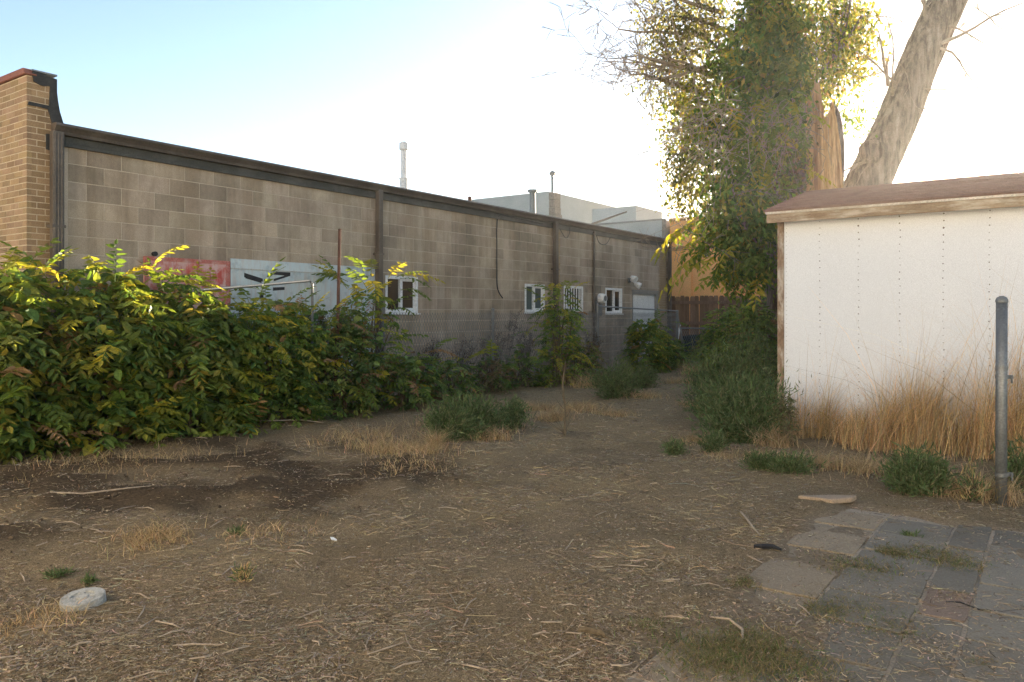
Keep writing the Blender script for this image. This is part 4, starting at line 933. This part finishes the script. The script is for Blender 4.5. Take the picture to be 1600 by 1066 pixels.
# bare grey twigs reaching out to the left
bt = MB()
for (a, b, r_, dep) in (((1120, 120), (1005, 85), .05, 4), ((1110, 150), (1020, 120), .055, 4), ((1110, 60), (985, 25), .035, 4), ((1120, 190), (1050, 215), .03, 3), ((1140, 90), (1010, 145), .04, 4), ((1130, 20), (1000, -40), .04, 4), ((1060, 80), (985, 110), .02, 3), ((1040, 110), (960, 70), .02, 3)):
    A = loc(tp_(*a, TY - .3)); B = loc(tp_(*b, TY - .6)); grow(bt, A, B - A, (B - A).length * 1.1, r_, dep, dead, .3, .65, (3, 4))
bt.build("bare_branches", M['deadwood'], tr)
# tangled dead vines on the trunk
tv = MB()
for k in range(150):
    a = np.array([rg.uniform(1085, 1275), rg.uniform(150, 230)]); yy = TY - rg.uniform(.55, .95)
    A = np.array(loc(tp_(a[0], a[1], yy))); x2 = a[0] + rg.normal(-30, 60); B = np.array(loc(tp_(x2, a[1] + rg.uniform(20, 110), yy - rg.uniform(-.2, .3))))
    m = (A + B) / 2 + np.array([rg.normal(0, .15), -.1, rg.uniform(.0, .3)]); m2 = A * .25 + B * .75 + rg.normal(0, .08, 3); tv.tube([A, A * .6 + m * .4 + rg.normal(0, .04, 3), m, m2, B], [.006, .006, .005, .004, .002], 4, cap=False)
for k in range(60):
    a = np.array([rg.uniform(1060, 1220), rg.uniform(260, 380)]); yy = TY - rg.uniform(.4, .9); A = np.array(loc(tp_(a[0], a[1], yy))); B = A + np.array([rg.normal(0, .35), rg.normal(0, .2), rg.uniform(-.7, .1)]); tv.tube([A, (A + B) / 2 + rg.normal(0, .06, 3), B], [.006, .005, .002], 4, cap=False)
tv.build("dead_vines", M['deadwood'], tr)["kind"] = "stuff"
gl = MB(); limb(gl, [loc(tp_(1222, 440, TY - .1)), loc(tp_(1195, 385, TY - .5)), loc(tp_(1160, 350, TY - .7)), loc(tp_(1148, 300, TY - .8)), loc(tp_(1130, 250, TY - .8))], [.10, .075, .06, .035, .02], 10); gl.build("grey_branch", M['deadwood'], tr)
br = MB(); tb = []
for (a, c_, r_, dy) in (((1215, 170), (1110, 60), .07, -.3), ((1225, 230), (1085, 190), .06, -.4), ((1230, 300), (1140, 330), .05, -.7), ((1225, 120), (1290, 60), .07, .3), ((1235, 180), (1330, 50), .06, .45), ((1235, 360), (1130, 410), .05, -.6), ((1210, 90), (1180, -30), .06, -.6), ((1200, 60), (1050, 20), .05, -.3)):
    A = loc(tp_(*a, TY)); B = loc(tp_(*c_, TY + dy)); grow(br, A, B - A, (B - A).length * 1.05, r_, 3, tb, .25, .55, (3, 4))
br.build("branches", M['bark'], tr)
# twigs on the leaning limb
rt = MB(); tl = []
for (a, b, r_, dep) in (((1388, 135), (1368, 60), .035, 3), ((1385, 110), (1330, 120), .018, 2), ((1470, 68), (1590, 30), .032, 3), ((1468, 75), (1560, 100), .022, 3), ((1480, 40), (1560, 60), .02, 3), ((1380, 245), (1310, 285), .03, 1), ((1372, 250), (1460, 240), .012, 1), ((1445, 25), (1452, -40), .03, 2), ((1430, 135), (1520, 150), .018, 2), ((1420, 170), (1540, 185), .014, 2), ((1400, 130), (1340, 70), .02, 3), ((1395, 150), (1350, 30), .02, 3)):
    A = loc(tp_(*a, TY + .1)); B = loc(tp_(*b, TY - .1)); grow(rt, A, B - A, (B - A).length * 1.15, r_, dep, tl, .3, .6, (2, 3))
rt.build("limb_twigs", M['deadwood'], tr)
# leaf masses: centre and radii in the picture, distance, number, leaf length, palette
def cloud(name, mt, specs, parent, org):
    PP, DD, LL, CC = [], [], [], []
    for (px, py, rx, ry, yd, ydr, n, sz, pal) in specs:
        nc = max(6, n // 22)                # leaves hang in clumps with gaps between
        c = unit(rg.normal(0, 1, (nc, 3))) * rg.uniform(.15, 1, (nc, 1)) ** .5
        C = np.stack([px + c[:, 0] * rx, yd + c[:, 1] * ydr, py + c[:, 2] * ry], 1); idx = rg.integers(0, nc, n)
        q = C[idx]; sp = .16
        x = (q[:, 0] - 800) / F * q[:, 1]; z = CH + (HOR - q[:, 2]) / F * q[:, 1]
        P = np.stack([x, q[:, 1], z], 1) + rg.normal(0, sp, (n, 3)) * np.array([.85, .85, 1.15]); PP.append(P)
        DD.append(rg.normal(0, .6, (n, 3)) + np.array([0, 0, -.75])); LL.append(rg.uniform(.65, 1.3, n) * sz); tone_ = (1 + rg.normal(0, .2, (nc, 1)))[idx]; CC.append(palette(n, pal) * np.clip(tone_, .5, 1.6))
    P = np.concatenate(PP) - np.array(org); D = np.concatenate(DD); ln = np.concatenate(LL); c = np.clip(np.concatenate(CC), .005, .8)
    o = link(name, leaves_mesh(name, T_SMALL, P, D, rg.normal(0, 1, (len(P), 3)) + np.array([0, -.5, .3]), ln, ln * .24, c, mt), parent); o["kind"] = "stuff"; return o
OG = (4.62, TY, 0)
cloud("vine_leaves", M['ivy'], [
    (1195, 90, 75, 95, TY - .65, .35, 3400, .115, G_VINE), (1215, 30, 60, 60, TY - .6, .3, 2200, .09, G_YEL), (1235, 240, 26, 60, TY - .55, .15, 900, .085, G_BRN), (1165, 215, 85, 70, TY - .6, .4, 3200, .105, G_VINE), (1155, 315, 68, 66, TY - .6, .4, 3000, .11, G_VINE),
    (1168, 400, 40, 50, TY - .5, .5, 1500, .10, G_VINE), (1185, 330, 40, 110, TY - .35, .4, 1500, .09, G_VINE), (1210, 180, 45, 110, TY - .5, .2, 1600, .09, G_VINE),
    (1285, 80, 60, 90, TY + .3, .5, 3600, .085, G_YEL), (1330, 60, 45, 80, TY + .5, .4, 1900, .085, G_YEL), (1270, 150, 30, 40, TY, .4, 800, .08, G_YEL),
    (1090, 90, 70, 95, TY - .3, .5, 3400, .075, G_GREY), (1085, 190, 55, 75, TY - .3, .5, 2500, .075, G_YEL), (1035, 120, 40, 60, TY - .3, .4, 700, .07, G_GREY), (1075, 280, 35, 55, TY - .4, .4, 1300, .08, G_GREY), (1050, 30, 60, 50, TY - .3, .5, 1100, .07, G_GREY),
    (1335, 185, 28, 18, TY + .2, .2, 260, .08, G_VINE), (1122, 362, 20, 30, TY - .5, .3, 350, .09, G_VINE)], tr, OG)
cloud("crown", M['ivy'], [(1180, -140, 160, 130, TY, 1.2, 4000, .09, G_YEL), (1250, -330, 260, 170, TY, 2, 5000, .10, G_VINE), (1100, -80, 90, 60, TY, .8, 1200, .08, G_GREY)], tr, OG)
# long drooping compound leaves at the left of the trunk
for k in range(42):
    px, py = rg.uniform(1100, 1205), rg.uniform(330, 430)
    o = link("frond", PROTO[k % 6][0], tr, tuple(loc(tp_(px, py, TY - rg.uniform(.3, 1.1)))), (R(rg.uniform(-15, 15)), R(rg.uniform(15, 60)), rg.uniform(2.0, 4.4))); s_ = rg.uniform(.45, .75); o.scale = (s_,) * 3
for k in range(90):
    px, py = rg.uniform(1120, 1262), rg.uniform(-10, 290)
    o = link("frond", PROTO[k % 6][0], tr, tuple(loc(tp_(px, py, TY - rg.uniform(.55, .95)))), (R(rg.uniform(-20, 20)), R(rg.uniform(20, 80)), rg.uniform(3.4, 6.0))); s_ = rg.uniform(.35, .6); o.scale = (s_,) * 3
for (px, py, sz, ry) in ((1100, 340, .95, 35), (1082, 345, .8, 45), (1110, 400, .8, 40), (1092, 395, .9, 48), (1075, 300, .55, 30)):
    o = link("frond", PROTO[(px // 3) % 6][0], tr, tuple(loc(tp_(px, py, TY - .8))), (0, R(ry), R(185))); o.scale = (sz,) * 3
# slim tree at the wooden fence
x, y = uv(15.6, 3.1).x, uv(15.6, 3.1).y
t2 = tag(empty("slim_tree", (x, y, 0)), "slim dark trunked tree in front of the wooden fence", "tree")
t = MB(); bark_limb(t, [(0, 0, -.2), (.02, 0, 1.2), (-.04, 0, 2.6), (.05, 0, 4.2)], [.13, .115, .09, .05], 30, 16); t.build("trunk", M['bark'], t2)
cloud("crown", M['leaf'], [(1170, 385, 40, 50, y, .7, 1200, .11, G_VINE)], t2, (x, y, 0))

# ------------------------------------------------------------------ cables in the air, mast on the roof corner
def wire(pts, label, r=.007): cable(pts, r, "overhead_wire", M['galv'], None, label, "wire")
wire([at(855, 282, 31), at(960, 252, 24), at(1040, 228, 18.5), at(1180, 170, TY - .4)], "thin overhead wire running from the grey parapet to the elm", .010)
wire([at(1330, 192, 26), at(1460, 189, 27), at(1600, 179, 28), at(1800, 160, 30)], "lower of two thin overhead wires beside the leaning limb", .009)
wire([at(1330, 170, 26), at(1460, 163, 27), at(1600, 152, 28), at(1800, 130, 30)], "upper of two thin overhead wires beside the leaning limb", .009)
p0 = uv(upix(921), -.1, 3.42); p1 = at(979, 331, p0.y + 1.2)
tag(MB().tube([tuple(p0), tuple((p0 + p1) / 2), tuple(p1)], [.03, .028, .02], 8).build("fallen_branch", M['deadwood']), "grey dead branch lying over the block building roof corner", "branch")
# ------------------------------------------------------------------ ground litter
def scatter(n, f, x0=-6.2, x1=5.4, y0=2.45, y1=19):
    y = 1 / rg.uniform(1 / y1, 1 / y0, n); x = rg.uniform(-.78, .78, n) * y; k = (x > x0) & (x < x1); x, y = x[k], y[k]
    u = (x - O[0]) * UX + (y - O[1]) * UY; v = (x - O[0]) * UY - (y - O[1]) * UX
    gx = (x - gc[0]) * UY - (y - gc[1]) * UX; gy = (x - gc[0]) * UX + (y - gc[1]) * UY
    k = (v > .15) & ~((gx > -.05) & (gy > -.03)) & (rg.random(len(x)) < f(x, y)); return x[k], y[k]
def litter(name, n, f, ln, wd, pal, lift=.004, tl=.1, cv=.12):
    x, y = scatter(n, f); m = len(x); z = np.maximum(gh(x, y), np.where(patio_mask(x, y) > .5, .010, -9)) + lift; a = rg.uniform(0, 6.28, m); sc = np.minimum(1 + np.maximum(y - 4, 0) * .08, 1.9)
    o = link(name, strips(name, np.stack([x, y, z], 1), np.stack([np.cos(a), np.sin(a), 0 * a], 1), rg.uniform(*ln, m) * sc, rg.uniform(*wd, m) * sc, rg.normal(0, cv, m), rg.normal(0, tl, m), palette(m, pal), M['straw'])); return tag(o, kind="stuff")
tag(litter("wood_chips", 260000, lambda x, y: (.12 + .88 * sm(vnoise(x, y, .22, 61), .3, .7)) * (.3 + .7 * straw_density(x, y)), (.007, .020), (.0009, .0026), G_STRAW, .004, .25, .05), "fine pale wood chips and straw crumbs strewn over the dirt", "chips")
tag(litter("straw", 200000, lambda x, y: straw_density(x, y) * (.3 + .85 * sm(vnoise(x, y, .3, 62), .35, .65)), (.018, .065), (.0006, .0015), G_STRAW, .008, .08), "loose dry straw stalks lying on the dirt yard", "straw")
tag(litter("yellow_straw", 34000, lambda x, y: np.clip(straw_density(x, y) * 1.6 - .75, 0, 1), (.03, .10), (.0006, .0014), G_TAN, .010, .15), "golden straw matted in patches on the yard", "straw")
tag(litter("long_stalks", 800, lambda x, y: .2 + .8 * straw_density(x, y), (.08, .24), (.0010, .0022), [(3, (.34, .265, .17)), (2, (.25, .19, .12)), (2, (.20, .18, .15))], .010, .04, .18), "long pale dry stalks scattered over the dirt", "stalks")
# dry grass before the garage
n = 26000; gx = rg.uniform(-.15, 4.3, n); gyv = -np.abs(rg.normal(0, .33, n)) - .04; gyv *= (.55 + .6 * sm(gx, .2, 1.4))
clump = vnoise(gx * 1.0, gyv, .17, 41); k = rg.random(n) < .14 + .86 * sm(clump, .35, .7); gx, gyv = gx[k], gyv[k]; n = len(gx)
X = gc[0] + gx * UY + gyv * UX; Y = gc[1] - gx * UX + gyv * UY
hgt = rg.uniform(.30, .95, n) * (.45 + .85 * sm(vnoise(gx, gyv, .28, 44), .2, .8)) * (.55 + .55 * sm(gx, .1, 1.0)) * (1 + .5 * (rg.random(n) < .14)) * (1 + .25 * sm(gx, 1.8, 2.6))
tag(link("dry_grass", blades("dry_grass", np.stack([X, Y, gh(X, Y) - .01], 1), rg.normal(0, 1, (n, 3)) * np.array([1, 1, 0]) + np.array([.5, -.15, 0]), hgt, rg.uniform(.0016, .0034, n), np.abs(rg.normal(.35, .4, n)), palette(n, G_TAN, .3) * 1.15, M['grass'])), "tall golden dry grass along the white garage wall", "grass", kind="stuff")
def tuftset(name, label, spots, pal, hmul, mt='grass', bend=.5):
    P, H = [], []
    for (px, py, wpx, n, h_) in spots:
        n = int(n * (2.0 if name == 'dry_tufts' else 1.2))
        x0, y0 = gp(px, py); s = y0 / F; x = x0 + rg.normal(0, .5, n) * wpx * s * .5; y = y0 + rg.normal(0, .5, n) * wpx * s * .5; kk_ = rg.random(n) < np.maximum(sm(vnoise(x, y, .06, 55), .25, .55), .9 * (name == 'creeping_weed')); x, y = x[kk_], y[kk_]; n = len(x); z = np.maximum(gh(x, y), np.where(patio_mask(x, y) > .5, .008, -9)); P.append(np.stack([x, y, z - .004], 1)); H.append(rg.uniform(.4, 1.1, n) * h_)
    P = np.concatenate(P); H = np.concatenate(H); n = len(P)
    return tag(link(name, blades(name, P, rg.normal(0, 1, (n, 3)) * np.array([1, 1, 0]), H * hmul, rg.uniform(.0012, .0028, n) * (1 + P[:, 1] * .05), np.abs(rg.normal(bend, .35, n)), palette(n, pal), M[mt])), label, "grass", kind="stuff")
tuftset("dry_tufts", "short pale dry grass tufts on the yard", [(912, 605, 36, 260, .3), (1083, 588, 36, 240, .28), (470 + 180, 712, 130, 500, .12), (600, 705, 120, 420, .12), (240, 842, 110, 420, .08), (680, 700, 24, 200, .2), (770, 690, 60, 260, .16), (1270, 735, 120, 500, .12), (1210, 700, 60, 350, .22), (1340, 740, 130, 700, .16), (1470, 775, 90, 300, .12), (60, 965, 160, 300, .06), (720, 668, 200, 420, .14), (180, 720, 330, 500, .10), (1530, 775, 140, 500, .2), (420, 830, 160, 260, .06), (560, 690, 160, 300, .16), (905, 642, 70, 500, .12), (960, 650, 60, 300, .10), (1000, 622, 70, 400, .12), (865, 655, 60, 400, .14), (1062, 600, 50, 300, .14), (1085, 635, 50, 250, .10), (835, 640, 80, 500, .14), (1090, 690, 60, 260, .08), (950, 600, 60, 260, .16), (640, 735, 140, 300, .07), (1150, 715, 120, 400, .07)], G_TAN2, 1.25, "grass", .8)
tuftset("creeping_weed", "low green and brown weeds creeping over the patio stones", [(1345, 890, 130, 900, .03), (1450, 868, 110, 900, .032), (1500, 885, 90, 600, .03), (1395, 865, 50, 600, .03), (1330, 955, 150, 1000, .03), (1390, 985, 110, 500, .028), (1130, 1030, 210, 2300, .045), (1180, 1010, 150, 900, .04), (1240, 1045, 150, 1000, .035), (1165, 915, 50, 350, .03), (1010, 985, 60, 250, .03), (1530, 1040, 40, 350, .02), (1290, 960, 60, 600, .03)], [(3, (.15, .17, .075)), (3, (.24, .20, .105)), (3, (.33, .26, .15)), (1.5, (.12, .19, .06))], 1.0, 'grass', .9)
# small single things on the dirt
def stick(label, pts, r, mt, name="stick", cat="stick"):
    P = []
    for (px, py, h_) in pts: x, y = gp(px, py); P.append((x, y, max(gz(x, y), .008 if patio_mask(np.array([x]), np.array([y]))[0] > .5 else -9) + r * .8 + h_))
    o = P[0]; tag(MB().tube([tuple(np.array(p) - np.array(o)) for p in P], [r * .8] + [r] * (len(P) - 2) + [r * .5], 6, jit=.15).build(name, mt, None, o), label, cat)
stick("grey knobbly stick lying on dirt near the charred wood", [(1158, 806, .005), (1167, 818, .012), (1178, 832, 0), (1188, 844, .004)], .008, M['deadwood'])
stick("short black charred wood piece at the patio edge", [(1179, 861, 0), (1190, 863, .006), (1207, 863, .004), (1221, 866, 0)], .016, M['black'], "charred_wood", "wood")
stick("long pale stick lying along the hedge foot", [(330, 668, .05), (400, 667, .06), (470, 664, .05), (505, 664, .03)], .008, M['deadwood'])
stick("thin stick lying on the turned dark soil", [(78, 788, .0), (130, 786, .02), (200, 780, .02), (235, 774, .01)], .006, M['deadwood'])
stick("bent pale twig curved like a hook on bare dirt", [(578, 1034, 0), (571, 1020, .004), (577, 1004, .006), (592, 990, .004), (618, 987, 0)], .0025, M['deadwood'], "twig", "twig")
stick("crooked thin twig beside the hook shaped one", [(633, 998, 0), (636, 1012, .004), (645, 1023, .004), (690, 1022, 0)], .0025, M['deadwood'], "twig", "twig")
stick("thin dark cable trailing over the paving stones", [(1478, 944, .0), (1500, 946, .004), (1530, 957, .002), (1565, 961, .002), (1600, 957, .002), (1640, 950, .002)], .004, M['black'], "ground_cable", "cable")
stick("curved grey branch near the green weeds at the patio corner", [(1110, 972, 0), (1140, 978, .01), (1160, 992, .01), (1160, 1006, .004), (1150, 1014, 0)], .006, M['deadwood'])
stick("small brown wood chunk on the mulch", [(905, 994, .0), (920, 998, .01), (940, 1001, .004), (946, 1003, 0)], .012, M['stem'], "wood_chunk", "wood")
x, y = gp(520, 841); tag(MB().plate([(-.03, .012), (.0, -.012), (.032, -.006), (.028, .004), (-.01, .018)], 0, .004).build("white_scrap", M['pvc'], None, (x, y, gz(x, y) + .008), (R(8), R(6), R(-25))), "tiny white plastic scrap on bare dirt", "scrap")
sk = MB()
for i in range(170):
    xs_, ys_ = scatter(1, lambda a, b: np.ones(len(a)))
    if len(xs_) == 0: continue
    x, y = float(xs_[0]), float(ys_[0]); a = rg.uniform(0, 6.28); l_ = rg.uniform(.06, .2); z = gz(x, y) + .008; d = np.array([math.cos(a), math.sin(a), 0]) * l_; c_ = np.array([x, y, z])
    sk.tube([c_ - d / 2, c_ + np.array([rg.normal(0, .012), rg.normal(0, .012), .006]), c_ + d / 2], [.003, .0042, .002], 5)
tag(sk.build("twigs", M['deadwood']), "small dead twigs scattered over the dirt", "twigs", kind="stuff")

cd_ = MB(); xs_, ys_ = scatter(9000, lambda a, b_: soil_mask(a, b_) * .6)
for x, y in zip(xs_, ys_):
    r_ = abs(rg.normal(.0, .008)) + .003; q = np.array([x, y, gz(x, y) + r_ * .35]); n0 = len(cd_.v)
    pv = np.array([(1, 0, 0), (-1, 0, 0), (0, 1, 0), (0, -1, 0), (0, 0, .8), (0, 0, -.8)]) * r_ * rg.uniform(.7, 1.35, (6, 1)) + rg.normal(0, r_ * .2, (6, 3)) + q
    cd_.v += [tuple(p) for p in pv]; cd_.f += [(n0 + a, n0 + b_, n0 + c) for a, b_, c in ((0, 2, 4), (2, 1, 4), (1, 3, 4), (3, 0, 4), (2, 0, 5), (1, 2, 5), (3, 1, 5), (0, 3, 5))]
tag(cd_.build("soil_clods", surf("clod", (.06, .043, .027), (.13, .095, .06), 8, 90, 1, .4)), "small dark clods of turned earth", "clods", kind="stuff")

# ------------------------------------------------------------------ dusty evening air
hz = MB().box(-1600, 1600, -500, 2100, -1.5, 14.5).build("haze", None)
hm = bpy.data.materials.new("haze"); hm.use_nodes = True; hn = hm.node_tree.nodes; hn.remove(hn["Principled BSDF"])
pv_ = hn.new("ShaderNodeVolumePrincipled"); pv_.inputs["Color"].default_value = (.95, .93, .90, 1); pv_.inputs["Density"].default_value = .0006; pv_.inputs["Anisotropy"].default_value = .75
hm.node_tree.links.new(pv_.outputs[0], hn["Material Output"].inputs["Volume"]); hz.data.materials.append(hm); tag(hz, kind="stuff")
